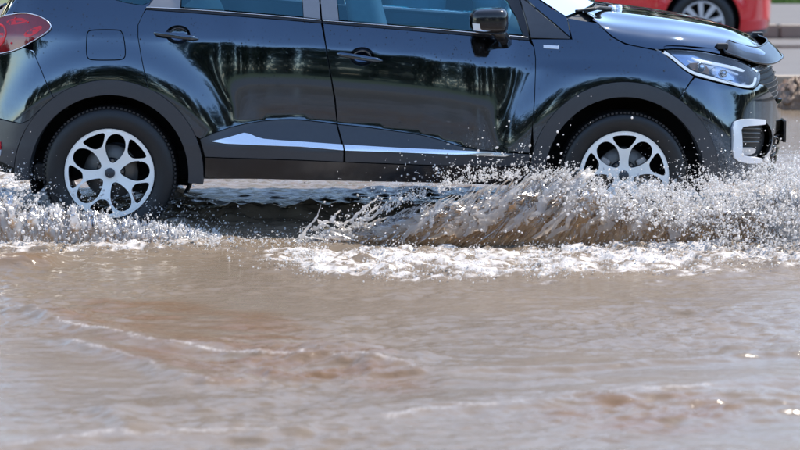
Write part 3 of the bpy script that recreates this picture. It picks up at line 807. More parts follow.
# tail lamp
lamp = P('tail_lamp', LAMP_T, M['redlens'], gap=0.004, off=0.006, pround=1, sp=0.02, dome=0.006)
def stroke(name, px, rad, m, parent, off=0.006, sides=8, surf=S, closed=False, n=6):
    uz = surf.uz(px)
    if closed: uz = np.concatenate([uz, uz[:1]])
    t = np.linspace(0, len(uz) - 1, (len(uz) - 1) * n + 1)
    u = np.interp(t, np.arange(len(uz)), uz[:, 0]); z = np.interp(t, np.arange(len(uz)), uz[:, 1])
    k = np.ones(5) / 5
    if len(u) > 12 and not closed:
        u[2:-2] = np.convolve(u, k, 'valid'); z[2:-2] = np.convolve(z, k, 'valid')
    return tube(name, surf.pos(u, z, off), rad, m, parent, sides)
stroke('lamp_bezel', LAMP_T, 0.0026, M['chrome'], lamp, off=0.012)
for pp in ([(8, 20), (22, 17), (30, 21), (20, 24), (9, 25)], [(24, 33), (40, 25), (44, 27), (36, 34), (27, 38)], [(-8, 22), (3, 22), (6, 34), (3, 47), (-8, 48)]):
    S.panel('lamp_element', chaikin(S.uz(pp), 1), M['redbright'], lamp, gap=0, off=0.0125, sp=0.03, th=0.004)
for pp in [(29, 22), (13, 43), (17, 18), (27, 33)]:
    c = S.pos(*S.uz([pp])[0], 0.013)[0]
    bm = bmesh.new(); bmesh.ops.create_icosphere(bm, subdivisions=2, radius=0.006); bmesh.ops.translate(bm, vec=c, verts=bm.verts)
    from_bm('reflex_bead', bm, M['redbright'], lamp, True)
stroke('lamp_light_bar', [(0, 24), (6, 26), (8, 33), (5, 42), (0, 47)], 0.006, M['redbright'], lamp, off=0.012)

# doors -----------------------------------------------------------
CL_TOP_R = [(200, 139), (215, 132.8), (230, 127.5), (246, 123.8), (262, 121), (280, 119.6), (295, 119.5), (308, 120.6), (320, 122), (336.5, 124.3)]
CL_TOP_F = [(337.5, 124.4), (354, 126), (370, 127.7), (385, 129.8), (400, 132), (413, 133.6), (425, 136), (440, 140), (455, 145), (475, 149.3), (500, 152), (530, 154.5)]
def handle_hole(c, rx=12.5, ry=9.5):
    return S.uz([(c[0] + rx * math.cos(t), c[1] + ry * math.sin(t)) for t in np.linspace(0, 2 * math.pi, 28, endpoint=False)])
def handle(door, c, a, b, hole):
    # bowl
    cen = hole.mean(0); rings = [1.0, 0.93, 0.75, 0.45, 0.0]; deps = [0.0, 0.014, 0.03, 0.038, 0.04]
    V = []
    for f, d in zip(rings, deps):
        q = cen + (hole - cen) * f
        V.append(S.pos(q[:, 0], q[:, 1], -d))
    n = len(hole); V = np.concatenate(V)
    I, J = np.meshgrid(np.arange(len(rings) - 1), np.arange(n), indexing='ij'); J2 = (J + 1) % n
    F = np.stack([I * n + J, I * n + J2, (I + 1) * n + J2, (I + 1) * n + J], -1).reshape(-1, 4)
    link('handle_bowl', mesh_np('handle_bowl', V, F), M['paint'], door)
    # grip: flattened tapering bar bridging the bowl
    A, B = S.uz([a])[0], S.uz([b])[0]
    t = np.linspace(0, 1, 17)
    c_ = A[None] + (B - A)[None] * t[:, None]
    ctr = S.pos(c_[:, 0], c_[:, 1], 0.014); ctr[:, 1] -= 0.016 * np.sin(math.pi * t) ** 0.7
    hgt = 0.0135 * (0.85 + 0.2 * np.sin(math.pi * t)) * np.where(t > 0.80, np.sqrt(np.clip(1 - ((t - 0.80) / 0.205) ** 2, 0.02, 1)), 1) * np.where(t < 0.08, np.sqrt(np.clip(1 - ((0.08 - t) / 0.084) ** 2, 0.02, 1)), 1)
    thk = 0.011 * np.where(t > 0.86, 1 - (t - 0.86) * 4, 1)
    ang = np.linspace(0, 2 * math.pi, 12, endpoint=False)
    sx = np.sign(np.cos(ang)) * np.abs(np.cos(ang)) ** 0.7; sy = np.sign(np.sin(ang)) * np.abs(np.sin(ang)) ** 0.7
    V = ctr[:, None, :] + np.stack([np.zeros((17, 12)), -thk[:, None] * sx[None], hgt[:, None] * sy[None]], -1)
    F = grid_faces(17, 12); I = np.arange(16)
    W = np.stack([I * 12 + 11, (I + 1) * 12 + 11, (I + 1) * 12, I * 12], -1)
    caps = [np.array([list(range(12))]), np.array([list(range(16 * 12, 17 * 12))[::-1]])]
    h = link('door_handle', mesh_np('door_handle', V.reshape(-1, 3), [F, W] + caps), M['paint'], door)
    return h
hR = handle_hole((178, 34.5)); hF = handle_hole((362, 56.5))
rear_door_px = [(146, 9.5), (156, 10.3), (181, 12), (240, 16.4), (300, 21.2), (321.3, 23.2)] + GAP_B[1:] + CL_TOP_R[::-1][1:] + [p for p in arc(hubR, RO, 24, 62, 24)] + [(149.5, 92), (145, 75), (141, 55), (138, 37), (138, 25), (143, 13.5)]
rear_door = S.panel('rear_door', S.uz(rear_door_px), M['paint'], car, holes=[hR], sp=0.028); side_parts.append(rear_door)
front_door_px = [(323, 23.4), (400, 29.6), (480, 36.5), (529, 40.5)] + GAP_FD[1:-1] + [(530, 153)] + CL_TOP_F[::-1][1:] + [(335.5, 100), (331, 75), (326, 45)]
front_door = S.panel('front_door', S.uz(front_door_px), M['paint'], car, holes=[hF], sp=0.028); side_parts.append(front_door)
handle(rear_door, (178, 34.5), (154, 32.5), (199, 38.5), hR)
handle(front_door, (362, 56.5), (337, 53.5), (382.5, 60.5), hF)
lock = S.pos(*S.uz([(349.5, 56)])[0], 0.035)[0]
TRIM_R = [(212, 141), (228, 137.2), (244, 132.5), (250, 133.6), (256, 136.4), (264, 138.6), (280, 140), (300, 141.2), (342.5, 144.2), (343.4, 150), (300, 146.2), (260, 144.8), (225, 143.2)]
TRIM_F = [(344.3, 144.3), (400, 147.6), (460, 150.3), (500, 152.6), (511, 154.6), (505, 156.3), (460, 154.5), (400, 152), (345, 150.2)]
SB = [(205, 178), (300, 180), (420, 182.5), (530, 186)]
door_low_r = CL_TOP_R + [(340, 138), (343.5, 152), (343.5, 162), (300, 160), (205, 157), (203, 150)]
P('door_cladding', door_low_r, M['clad'], off=0.002, gap=0.002, sp=0.028)
P('door_cladding', CL_TOP_F + [(529, 166), (440, 165.5), (345, 162), (345, 152), (341.5, 138)], M['clad'], off=0.002, gap=0.002, sp=0.028)
P('sill', [(205, 157.6), (300, 160.6), (420, 165.6), (529, 167)] + SB[::-1], M['blackgloss'], off=0.0, gap=0.001, sp=0.04)
P('trim_strip', TRIM_R, M['chrome'], off=0.012, gap=0, sp=0.02, th=0.012)
P('trim_strip', TRIM_F, M['chrome'], off=0.012, gap=0, sp=0.02, th=0.012)
# wheel arch trims
def ring_px(c, a0, a1, ro=RO, ri=RI):
    return arc(c, ro, a0, a1, 60) + arc(c, ri, a1, a0, 60)
for c, a0, a1 in ((hubR, -6, 184), (hubF, -4, 183)):
    o = S.panel('arch_cladding', S.uz(ring_px(c, a0, a1)), M['clad'], car, off=0.003, gap=0.001, sp=0.016, th=0.05, dome=0.011); side_parts.append(o)
# arch liners
for hub in (HUBR, HUBF):
    t_ = np.radians(np.linspace(-25, 205, 48)); pr_ = [(0.418, 0.03), (0.418, 0.12), (0.415, 0.36), (0.34, 0.40), (0.12, 0.41)]
    V = np.stack([np.stack([hub[0] + q[0] * np.cos(t_), np.full(48, q[1]), hub[2] + q[0] * np.sin(t_)], -1) for q in pr_], 1).reshape(-1, 3)
    V[:, 2] = np.maximum(V[:, 2], 0.24)
    side_parts.append(link('arch_liner', mesh_np('arch_liner', V, grid_faces(48, 5)), M['shell'], car))
# fender and nose -------------------------------------------------
HL = [(661.6, 51), (667, 49.2), (686, 49.8), (710, 52.6), (736, 59), (750, 64.6), (758, 69.5), (760.5, 75), (758.5, 84), (754, 89), (744, 88), (726, 84), (706, 79.2), (694, 76), (684, 69.5), (670, 58)]
fender_px = GAP_FD[1:-1] + [p for p in arc(hubF, RO, 164, 56.5, 60)] + [(679, 98), (690, 82), (694, 76.5), (684, 70), (670, 58.5), (661, 51.3), (645, 48), (625, 44), (612, 37), (604, 29.5), (598, 23), (580, 20), (567, 17.5), (572, 39.2), (531, 39)]
fender = P('fender', fender_px, M['paint'], sp=0.03)
badge = P('badge', [(543.5, 44.8), (558.8, 45.8), (558.8, 48.8), (543.5, 47.8)], M['whiteplastic'], off=0.004, gap=0, sp=0.03, th=0.004)
P('corner_trim', [(519, -4), (528, 2), (541, 13), (556, 25.5), (568, 35.5), (571, 38), (569, 39.3), (531, 38.2), (526, 19)], M['trimgrey'], gap=0.003, off=0.0, sp=0.03)
bpx = [(679, 98.6), (690.5, 82.5), (695, 77.4), (706, 80.2), (726, 85), (744, 89), (753, 90)]
ub_ = S.uz(bpx)
arcf = S.uz(arc(hubF, RO, 2, 55, 30))
zg = S.uz([(758, 90)])[0, 1]
ug = S.uz([(757, 84)])[0, 0]
bump = np.concatenate([ub_, [[ug + 0.03, zg + 0.03], [ug + 0.10, zg + 0.015], [UC - 0.36, 0.66], [UC, 0.655], [UC, 0.52], [UC - 0.42, 0.50], [UC - 0.46, 0.30], [UC - 0.6, 0.27], [arcf[0, 0] + 0.04, 0.28]], arcf])
FOG = [(732, 127), (734, 121.5), (740, 120), (755, 120), (766, 121.5), (771, 128), (773, 138), (770, 150), (763, 160), (752, 163), (741, 162.5), (735, 158), (732, 150)]
hfog = chaikin(S.uz(FOG), 1)
front_bumper = S.panel('front_bumper', bump, M['paint'], car, holes=[resample(hfog, 0.02)], sp=0.03); side_parts.append(front_bumper)
# fog-lamp recess
rec = S.panel('fog_lamp_recess', inset(hfog, -0.002), M['black'], front_bumper, off=-0.045, gap=0, sp=0.03, th=-0.044)
for k, yy in enumerate((128.5, 133, 137.5, 142)):
    a_ = S.uz([(740, yy)])[0]; b_ = S.uz([(766 - 0.5 * k, yy + 0.5)])[0]
    t = np.linspace(0, 1, 8)[:, None]; q = a_ + (b_ - a_) * t
    tube('recess_slat', S.pos(q[:, 0], q[:, 1], -0.022), 0.005, M['blackgloss'], rec, 6)
S.panel('fog_lamp', chaikin(S.uz([(741, 148), (760, 148), (758, 154.5), (742, 155)]), 1), M['caliper'], rec, off=-0.02, gap=0, sp=0.03, th=0.01)
CB = [(764, 119.8), (752, 118.9), (740, 119.2), (733.5, 121.5), (731.6, 127), (731.6, 150), (733, 157.5), (737.5, 161.5), (748, 163.5), (761, 162.5), (760, 158.5), (750, 157.5), (743, 155.5), (740.5, 152), (739.8, 130), (741.5, 126.8), (748, 125.6), (764, 124.2)]
S.panel('fog_lamp_frame', S.uz(CB), M['whiteplastic'], front_bumper, off=0.012, gap=0, sp=0.018, th=0.04, dome=0.006)
# grille and plate
gz = [[ug + 0.05, 0.845], [UC, 0.865], [UC, 0.665], [UC - 0.34, 0.67], [ug + 0.13, zg + 0.02], [ug + 0.06, zg + 0.035]]
grille = S.panel('grille', gz, M['black'], car, off=-0.03, sp=0.05); side_parts.append(grille)
for zz in np.linspace(0.69, 0.83, 6):
    u_ = np.linspace(ug + 0.07 + 0.25 * (0.83 - zz), UC, 10)
    tube('grille_slat', S.pos(u_, np.full(10, zz), -0.024), 0.0035, M['black'], grille, 6)
gs = S.panel('grille_strip', [[ug + 0.02, 0.872], [UC, 0.905], [UC, 0.868], [ug + 0.05, 0.848]], M['chrome'], car, off=0.006, sp=0.05, gap=0.001); side_parts.append(gs)
lowg = S.panel('lower_grille', [[UC - 0.42, 0.50], [UC, 0.52], [UC, 0.29], [UC - 0.45, 0.29]], M['black'], car, off=-0.025, sp=0.06); side_parts.append(lowg)
for zz in (0.33, 0.38, 0.43, 0.48):
    u_ = np.linspace(UC - 0.42, UC, 8)
    tube('grille_slat', S.pos(u_, np.full(8, zz), -0.005), 0.009, M['blackgloss'], lowg, 6)
skid = S.panel('skid_plate', [[UC - 0.62, 0.275], [UC - 0.46, 0.295], [UC, 0.285], [UC, 0.22], [UC - 0.6, 0.23]], M['clad'], car, off=0.01, sp=0.06); side_parts.append(skid)
pc = S.pos(UC, 0.585)[0]
plate = box('number_plate', (pc[0] - 0.022, YM, 0.50), (0.016, 0.53, 0.118), M['blackgloss'], car, 0.003)
# headlight: open housing, bright elements, clear lens
hl = chaikin(S.uz(HL), 1)
head = S.panel('headlight', hl, M['lampbowl'], car, off=-0.055, gap=0.002, sp=0.025, th=-0.05); side_parts.append(head)
def hstrip(name, px, m, off, th=0.01, dome=0.0):
    return S.panel(name, chaikin(S.uz(px), 1), m, head, off=off, gap=0, sp=0.02, th=th, dome=dome)
M['led'] = mat('lit_daytime_lamp', (0.85, 0.88, 0.95), 0.2, vary=0.03, ecol=(0.80, 0.90, 1.0), estr=0.28)
stroke('light_guide', [(664.5, 52.2), (672, 57), (684, 67), (694, 73.3), (706, 76.6), (726, 81.6), (744, 86), (752, 87), (756, 84), (757.5, 78.5)], 0.0075, M['led'], head, off=-0.012)
hstrip('reflector_bowl', [(690, 64), (700, 63), (709, 65), (714, 72), (711, 76), (703, 74.5), (694, 70)], M['amber'], -0.035)
hstrip('reflector_bowl', [(716, 67), (727, 69), (735, 75), (741, 81), (730, 80), (717, 77)], M['chrome'], -0.035)
hstrip('light_guide', [(692, 57), (700, 59.5), (715, 62), (735, 66), (748, 70), (748, 71.5), (734, 67.8), (714, 64), (699, 61.4)], M['led'], -0.022)
for c, r in (((703, 68), 0.026), ((727, 74), 0.022)):
    cc = S.pos(*S.uz([c])[0], -0.030)[0]
    bm = bmesh.new(); bmesh.ops.create_uvsphere(bm, u_segments=20, v_segments=12, radius=r); bmesh.ops.translate(bm, vec=cc, verts=bm.verts)
    from_bm('projector_lens', bm, M['chrome'], head, True)
S.panel('lens', hl, M['clear'], head, off=0.002, gap=0.003, sp=0.025, th=0.004)

# bonnet: crowned sheet between the two shut lines ------------------
edge_px = [(600, 22), (598.5, 23), (604, 29.5), (612, 37), (625, 44), (645, 48), (661, 50.6), (667, 48.6), (686, 49.2), (710, 52), (736, 58.4), (750, 64)]
eu = S.uz(edge_px[1:]); ep = S.pos(eu[:, 0], eu[:, 1])
ep = np.concatenate([ep, [[1.955, 0.44, 0.868], [2.02, 0.60, 0.872]]])
tip = S.pos(UC, 0.90)[0]
NX, NT = 70, 60
xe = np.concatenate([np.linspace(1.025, ep[-1, 0], NX - 4), np.linspace(ep[-1, 0], tip[0], 5)[1:]])
ye = np.interp(xe, np.concatenate([ep[:, 0], [tip[0]]]), np.concatenate([ep[:, 1], [0.78]])) + 0.002
ze = np.interp(xe, np.concatenate([ep[:, 0], [tip[0]]]), np.concatenate([ep[:, 2], [0.893]])) + 0.003
zc_ = np.interp(xe, [0.9, 1.05, 1.25, 1.40, 1.555, 1.70, 1.80, 1.90, 1.98, 2.03, tip[0]], [1.205, 1.188, 1.156, 1.133, 1.105, 1.078, 1.052, 1.012, 0.965, 0.932, 0.905])
kk = np.exp(-np.linspace(-2, 2, 11) ** 2); kk /= kk.sum()
sm = lambda a: np.convolve(np.pad(a, 5, mode='reflect', reflect_type='odd'), kk, 'valid')
ye, zc_ = sm(ye), sm(zc_)
ze = np.minimum(sm(ze), zc_ - 0.004)
half = (YM - ye)[:, None]
wv = np.linspace(0, 1, NT // 2) ** 1.7
wfull = np.concatenate([wv, wv[::-1]]); sgn = np.concatenate([np.ones(NT // 2), -np.ones(NT // 2)])
cy = sgn * (1 - wfull * 0.9999)
sz = 0.46 * (1 - np.exp(-wfull / 0.055)) + 0.54 * (1 - (1 - wfull) ** 2.1)
bx = np.broadcast_to(xe[:, None], (NX, NT)).copy()
# rear edge of the bonnet curves back at the middle
bx = bx - 0.13 * ((1 - np.abs(cy) ** 3)[None]) * (1 - sst(xe, 1.0, 1.35))[:, None]
by = YM - half * cy[None]
bz = ze[:, None] + (zc_ - ze)[:, None] * sz[None]
# two soft ribs along the bonnet
for yo in (0.30, -0.30):
    bz = bz + 0.016 * np.exp(-(((by - YM) / np.maximum(half, 0.3) * 0.83 - yo * 1.55) / 0.09) ** 2) * (sst(xe, 0.95, 1.2) * (1 - sst(xe, 1.7, 1.95)))[:, None]
bonnet = link('bonnet', mesh_np('bonnet', np.stack([bx, by, bz], -1).reshape(-1, 3), grid_faces(NX, NT)), M['paint'], car)
# smoked bug deflector standing off the bonnet's front edge
pe = S.uz([(724, 54.5), (736, 58.4), (750, 64)]); pe = S.pos(pe[:, 0], pe[:, 1])
le_ = np.concatenate([pe, [[1.955, 0.44, 0.868], [2.025, 0.60, 0.874], [2.075, 0.76, 0.893], [tip[0] + 0.01, YM, 0.905]]])
tt_ = np.linspace(0, len(le_) - 1, 40)
le_ = np.stack([np.interp(tt_, np.arange(len(le_)), le_[:, i]) for i in range(3)], -1)
for i in range(3): le_[3:-3, i] = np.convolve(le_[:, i], np.ones(7) / 7, 'valid')
le_ = np.concatenate([le_, (le_ * np.array([1, -1, 1]) + np.array([0, 2 * YM, 0]))[::-1][1:]]); nd = len(le_)
tgd = np.gradient(le_, axis=0); nin = np.stack([-tgd[:, 1], tgd[:, 0], 0 * tgd[:, 0]], -1); nin /= np.linalg.norm(nin, axis=1)[:, None]
endt = np.minimum(np.linspace(0, 1, nd), np.linspace(1, 0, nd)); endt = 0.35 + 0.65 * sst(endt, 0.0, 0.10)
rows = np.linspace(0, 1, 7)
dv = np.stack([le_ - nin * 0.014 + nin * (0.085 * r_ * endt)[:, None] + np.array([0, 0, 1]) * (0.012 + 0.085 * endt * r_ ** 0.8)[:, None] for r_ in rows], 1)
Vd = np.concatenate([dv.reshape(-1, 3), (dv + np.array([-0.003, 0, -0.004])).reshape(-1, 3)])
Fd = grid_faces(nd, 7)
deflector = link('bug_deflector', mesh_np('bug_deflector', Vd, [Fd, Fd[:, ::-1] + nd * 7]), M['smoked'], bonnet)
tube('deflector_edge', dv[:, 0], 0.006, M['blackgloss'], deflector, 6)
tube('deflector_edge', dv[:, 6], 0.004, M['blackgloss'], deflector, 6)
tube('deflector_edge', dv[0], 0.006, M['blackgloss'], deflector, 6)
for j in (1, nd // 2 + 2, nd // 2 + 14, nd - 14):
    p = dv[j, 6]
    box('deflector_clip', p + np.array([-0.01, 0, 0.002]), (0.06, 0.05, 0.03), M['black'], deflector, 0.006)
tube('deflector_seal', dv[nd // 2 + 2:nd - 4, 6] + np.array([-0.012, 0, 0.006]), 0.012, M['black'], deflector, 6)

# glasshouse -----------------------------------------------------
P('rear_door_glass', [(182, -3), (181.5, 6.8), (240, 11.2), (303, 16.6), (300, -44), (240, -46), (200, -40), (186, -22)], M['glass'], gap=0, off=-0.008, sp=0.05, th=0.004)
P('front_door_glass', [(339.5, 19.8), (333, -44), (400, -43), (450, -36), (480, -24), (507, 2), (516, 18), (522.5, 34.6), (480, 31), (400, 24.6)], M['glass'], gap=0, off=-0.008, sp=0.05, th=0.004)
P('door_pillar', [(153.2, -0.5), (147, 7.4), (156, 8), (180.5, 9), (181, -3), (185, -22), (196, -38), (178, -40), (173, -31), (161, -12)], M['pillar'], gap=0.002, sp=0.04)
P('door_pillar', [(303.6, 17), (300.5, -45), (315.5, -45), (320.6, 19)], M['pillar'], gap=0.001, sp=0.04)
P('door_pillar', [(322.2, 19.5), (317.2, -45), (332.4, -45), (338.9, 20.4)], M['pillar'], gap=0.001, sp=0.04)
P('window_frame', [(507.5, 1), (516.8, 17), (523.4, 35), (529.3, 37.6), (524.5, 17), (518, -3), (490, -28), (455, -44), (333, -50), (333, -45), (400, -44), (450, -37), (480, -25)], M['blackgloss'], gap=0, sp=0.04)
P('window_frame', [(300, -45), (240, -47), (198, -41), (180, -42), (200, -50), (318, -51), (316, -46)], M['blackgloss'], gap=0, sp=0.04)
P('belt_moulding', [(146.5, 7.2), (181, 9), (240, 13.2), (303, 18.6), (321.4, 20.4), (321.4, 22.6), (300, 20.6), (240, 15.8), (181, 11.6), (145, 9)], M['blackgloss'], gap=0, off=0.006, sp=0.03)
P('belt_moulding', [(322.6, 20.4), (400, 26.6), (480, 33.2), (529, 38), (529, 40), (480, 36), (400, 29.2), (322.6, 22.8)], M['blackgloss'], gap=0, off=0.006, sp=0.03)
for pl in ([(146.5, 7), (181, 8.6), (240, 12.8), (303, 18.2), (321, 20)], [(323, 20.2), (400, 26.2), (480, 32.8), (528, 37.4)]):
    o = stroke('belt_bright_line', pl, 0.0022, M['chrome'], car, off=0.010, sides=5); side_parts.append(o)
# roof, windscreen, rear window
def patch(name, rows, m, parent, n=24):
    """rows: front-to-back list of cross-section polylines (lists of xyz), lofted"""
    L = []
    for r_ in rows:
        r_ = np.asarray(r_, float); t = np.linspace(0, len(r_) - 1, n)
        L.append(np.stack([np.interp(t, np.arange(len(r_)), r_[:, i]) for i in range(3)], -1))
    L = np.array(L)
    tt = np.linspace(0, len(rows) - 1, 30)
    G = np.stack([np.apply_along_axis(lambda a: np.interp(tt, np.arange(len(rows)), a), 0, L[:, :, i]) for i in range(3)], -1)
    return link(name, mesh_np(name, G.reshape(-1, 3), grid_faces(30, n)), m, parent)
def xsec(x, xb, y0, z, crown, bowx, n=13):
    yy = np.linspace(y0, 2 * YM - y0, n); w = ((yy - YM) / (YM - y0)) ** 2
    return [(x + bowx * (1 - a), b, z + crown * (1 - a)) for a, b in zip(w, yy)]
wsb = at(566, 17, 0.17); wst = np.array([0.16, 0.345, 1.535])
wsm = (wsb + wst) / 2 + np.array([0.02, 0, 0.02])
patch('windscreen', [xsec(wsb[0], 0, wsb[1] + 0.02, wsb[2] + 0.004, 0.045, 0.20), xsec(wsm[0], 0, wsm[1] + 0.02, wsm[2] + 0.004, 0.03, 0.15), xsec(wst[0], 0, wst[1], wst[2], 0.03, 0.10)], M['screen'], car)
def apillar(p0, p1, name, ro=0.035):
    t = np.linspace(0, 1, 12)[:, None]; c = p0 + (p1 - p0) * t + np.array([0, 0, 0.025]) * np.sin(math.pi * t)
    return tube(name, c, ro, M['paint'], car, 10)
P('windscreen_pillar', [(571, 38), (556, 24.6), (541, 12.2), (528, 0.6), (510, -16), (490, -32), (470, -40), (478, -46), (500, -36), (520, -16), (540, 0.5), (552, 8.5), (567, 17)], M['paint'], sp=0.03)
roof_rows = [xsec(0.19, 0, 0.335, 1.54, 0.035, 0.10), xsec(-0.3, 0, 0.30, 1.585, 0.035, 0.04), xsec(-0.9, 0, 0.30, 1.575, 0.035, 0), xsec(-1.5, 0, 0.33, 1.52, 0.035, -0.02), xsec(-1.85, 0, 0.37, 1.46, 0.03, -0.06)]
patch('roof', roof_rows, M['paint'], car)
patch('rear_window', [xsec(-1.83, 0, 0.39, 1.45, 0.03, -0.06), xsec(-2.0, 0, 0.34, 1.28, 0.0, -0.08), xsec(-2.1, 0, 0.30, 1.10, 0, -0.08)], M['smoked'], car)
rr_ = np.array([(0.2, 0.335, 1.535), (-0.3, 0.30, 1.58), (-0.9, 0.30, 1.57), (-1.5, 0.33, 1.515), (-1.84, 0.37, 1.455), (-2.08, 0.30, 1.08)])
side_parts.append(tube('roof_rail', np.stack([np.interp(np.linspace(0, 5, 30), np.arange(6), rr_[:, i]) for i in range(3)], -1), 0.035, M['paint'], car, 8))
# cowl, wipers
cw = np.array([at(562, 16, 0.2), at(585, 15.5, 0.2), at(606, 17.5, 0.2)])
patch('cowl_panel', [xsec(wsb[0] - 0.01, 0, 0.16, wsb[2] - 0.012, 0.04, 0.21), xsec(wsb[0] + 0.10, 0, 0.15, wsb[2] - 0.03, 0.045, 0.18)], M['black'], car)
def wiper(a, b, c):
    w = tube('wiper', [a, (a + b) / 2 + np.array([0, 0, 0.015]), b], [0.012, 0.011, 0.007], M['black'], car, 8)
    t = np.linspace(0, 1, 10)[:, None]
    tube('wiper_blade', b + (c - b) * (t - 0.5) * 2 * 0.55 + np.array([0, 0, 0.012]), 0.008, M['black'], w, 6)
    bm = bmesh.new(); bmesh.ops.create_cone(bm, segments=14, radius1=0.028, radius2=0.02, depth=0.035, cap_ends=True); bmesh.ops.translate(bm, vec=a, verts=bm.verts)
    from_bm('wiper_pivot', bm, M['chrome'], w, True)
wiper(at(612, 9, 0.55), at(585, 12, 0.30), at(568, 14.5, 0.24))
wiper(at(618, 8, 0.75), at(594, 6, 0.90), at(575, 3, 1.2))
box('washer_jet', at(647, 16, 0.62), (0.02, 0.015, 0.012), M['black'], bonnet, 0.003)
# mirror
def superell(name, c, r, p, m, parent, rot=None, nu=28, nv=18, taper=0.0):
    u = np.linspace(0, 2 * math.pi, nu, endpoint=False); v = np.linspace(-math.pi / 2, math.pi / 2, nv)
    f = lambda a, e: np.sign(a) * np.abs(a) ** e
    U, Vv = np.meshgrid(u, v, indexing='ij')
    X = np.stack([r[0] * f(np.cos(Vv), p) * f(np.cos(U), p), r[1] * f(np.cos(Vv), p) * f(np.sin(U), p), r[2] * f(np.sin(Vv), p)], -1)
    X[..., 2] *= 1 + taper * X[..., 0] / r[0]
    X = X.reshape(-1, 3)
    if rot is not None: X = X @ np.array(rot.to_3x3()).T
    return link(name, mesh_np(name, X + np.asarray(c), grid_faces(nu, nv, True)), m, parent)
mc = at(489, 20.5, -0.09)
mirror = superell('door_mirror', mc, (0.098, 0.115, 0.066), 0.52, M['blackgloss'], car, taper=0.06)
side_parts.append(mirror)
ip = np.array([at(a, b, -0.19) for a, b in [(472.3, 23.2), (484, 24), (492, 26), (496.6, 30.6), (484, 31.4), (473.6, 30.2)]])
nI = len(ip)
Vi = np.concatenate([ip + np.array([0, -0.012 , 0]), ip + np.array([0, 0.03, 0])]); Vi[2:4, 1] += 0.012; 
link('indicator_lens', mesh_np('indicator_lens', Vi, [np.array([list(range(nI))]), np.array([[i, i + nI, (i + 1) % nI + nI, (i + 1) % nI] for i in range(nI)])], False), M['whiteplastic'], mirror)
mp0 = at(500, 37, 0.06)
tube('mirror_stalk', [mp0 + np.array([0.02, 0.04, -0.03]), mp0 + np.array([0.015, -0.02, 0.0]), mc + np.array([0.03, 0.02, -0.045])], [0.045, 0.034, 0.03], M['blackgloss'], mirror, 10)
link('mirror_glass', mesh_np('mirror_glass', np.array([[mc[0] - 0.099, mc[1] - 0.08, mc[2] - 0.045], [mc[0] - 0.099, mc[1] + 0.08, mc[2] - 0.045], [mc[0] - 0.099, mc[1] + 0.08, mc[2] + 0.045], [mc[0] - 0.099, mc[1] - 0.08, mc[2] + 0.045]]), np.array([[0, 1, 2, 3]]), False), M['chrome'], mirror)
# water beads on the flank
def beads():
    Vs, Fs, k = [], [], 0
    bm = bmesh.new(); bmesh.ops.create_icosphere(bm, subdivisions=1, radius=1); bv = np.array([v.co[:] for v in bm.verts]); bf = np.array([[v.index for v in f.verts] for f in bm.faces]); bm.free()
    pts = []
    for poly, n in ((quarter, 220), (rear_door_px, 420), (front_door_px, 520), (fender_px, 200)):
        uz = S.uz(poly); lo, hi = uz.min(0), uz.max(0)
        q = rng.uniform(lo, hi, (n * 3, 2)); q = q[pip(q, uz)][:n]
        keep = rng.random(len(q)) < np.clip(0.25 + 1.2 * (q[:, 1] > ZCR(q[:, 0]) - 0.03), 0, 1)
        pts.append(q[keep])
    q = np.concatenate(pts)
    c = S.pos(q[:, 0], q[:, 1], 0.0); n_ = S.nrm(q[:, 0], q[:, 1])
    r = np.exp(rng.normal(math.log(0.0021), 0.35, len(q)))
    V = c[:, None] + bv[None] * r[:, None, None] * np.array([1, 0.7, 1])
    F = bf[None] + (np.arange(len(q)) * len(bv))[:, None, None]
    o = link('water_beads', mesh_np('water_beads', V.reshape(-1, 3), F.reshape(-1, 3)), M['blackgloss'], car)
    o['kind'] = 'stuff'
beads()

# wheels -----------------------------------------------------------
def rim_face(name, small_at, parent, m_face, m_wall, c, R_, y):
    """five forked spokes: openings cut from a dished disc"""
    def place(pts, ang):
        a = math.radians(ang); ca, sa = math.cos(a), math.sin(a)
        return [(R_ * (x * ca - y_ * sa), R_ * (x * sa + y_ * ca)) for x, y_ in pts]
    big = [(0.235, 0.0), (0.25, 0.055), (0.38, 0.15), (0.52, 0.215), (0.65, 0.235), (0.78, 0.21), (0.89, 0.14), (0.935, 0.0), (0.89, -0.14), (0.78, -0.21), (0.65, -0.235), (0.52, -0.215), (0.38, -0.15), (0.25, -0.055)]
    small = [(0.61, 0.0), (0.63, 0.10), (0.75, 0.20), (0.86, 0.275), (0.91, 0.25), (0.93, 0.12), (0.935, 0.0), (0.93, -0.12), (0.91, -0.25), (0.86, -0.275), (0.75, -0.20), (0.63, -0.10)]
    holes = []
    for i in range(5):
        holes.append(chaikin(place(big, small_at + 36 + 72 * i), 2)); holes.append(chaikin(place(small, small_at + 72 * i), 2))
    out = [(R_ * math.cos(t), R_ * math.sin(t)) for t in np.linspace(0, 2 * math.pi, 96, endpoint=False)]
    V2, T = fill2d(out, holes, 0.014)
    r = np.hypot(V2[:, 0], V2[:, 1]) / R_
    dish = 0.026 * (1 - sst(r, 0.15, 0.85)) - 0.004 * np.exp(-((r - 0.97) / 0.02) ** 2)
    V = np.stack([c[0] + V2[:, 0], np.full(len(V2), c[1] + y) + dish, c[2] + V2[:, 1]], -1)
    face = link(name, mesh_np(name, V, T[:, ::1], True), m_face, parent)
    E = boundary(T); ids = np.unique(E); mpd = {int(v): k for k, v in enumerate(ids)}
    n = len(ids)
    # walls of the openings, flaring a little
    cen = V[ids]
    W = np.concatenate([cen + np.array([0, 0.0006, 0]), cen + np.array([0, 0.05, 0])])
    Fw = np.array([[mpd[int(a)], mpd[int(b)], n + mpd[int(b)], n + mpd[int(a)]] for a, b in E])
    link('spoke_walls', mesh_np('spoke_walls', W, Fw, True), m_wall, parent)
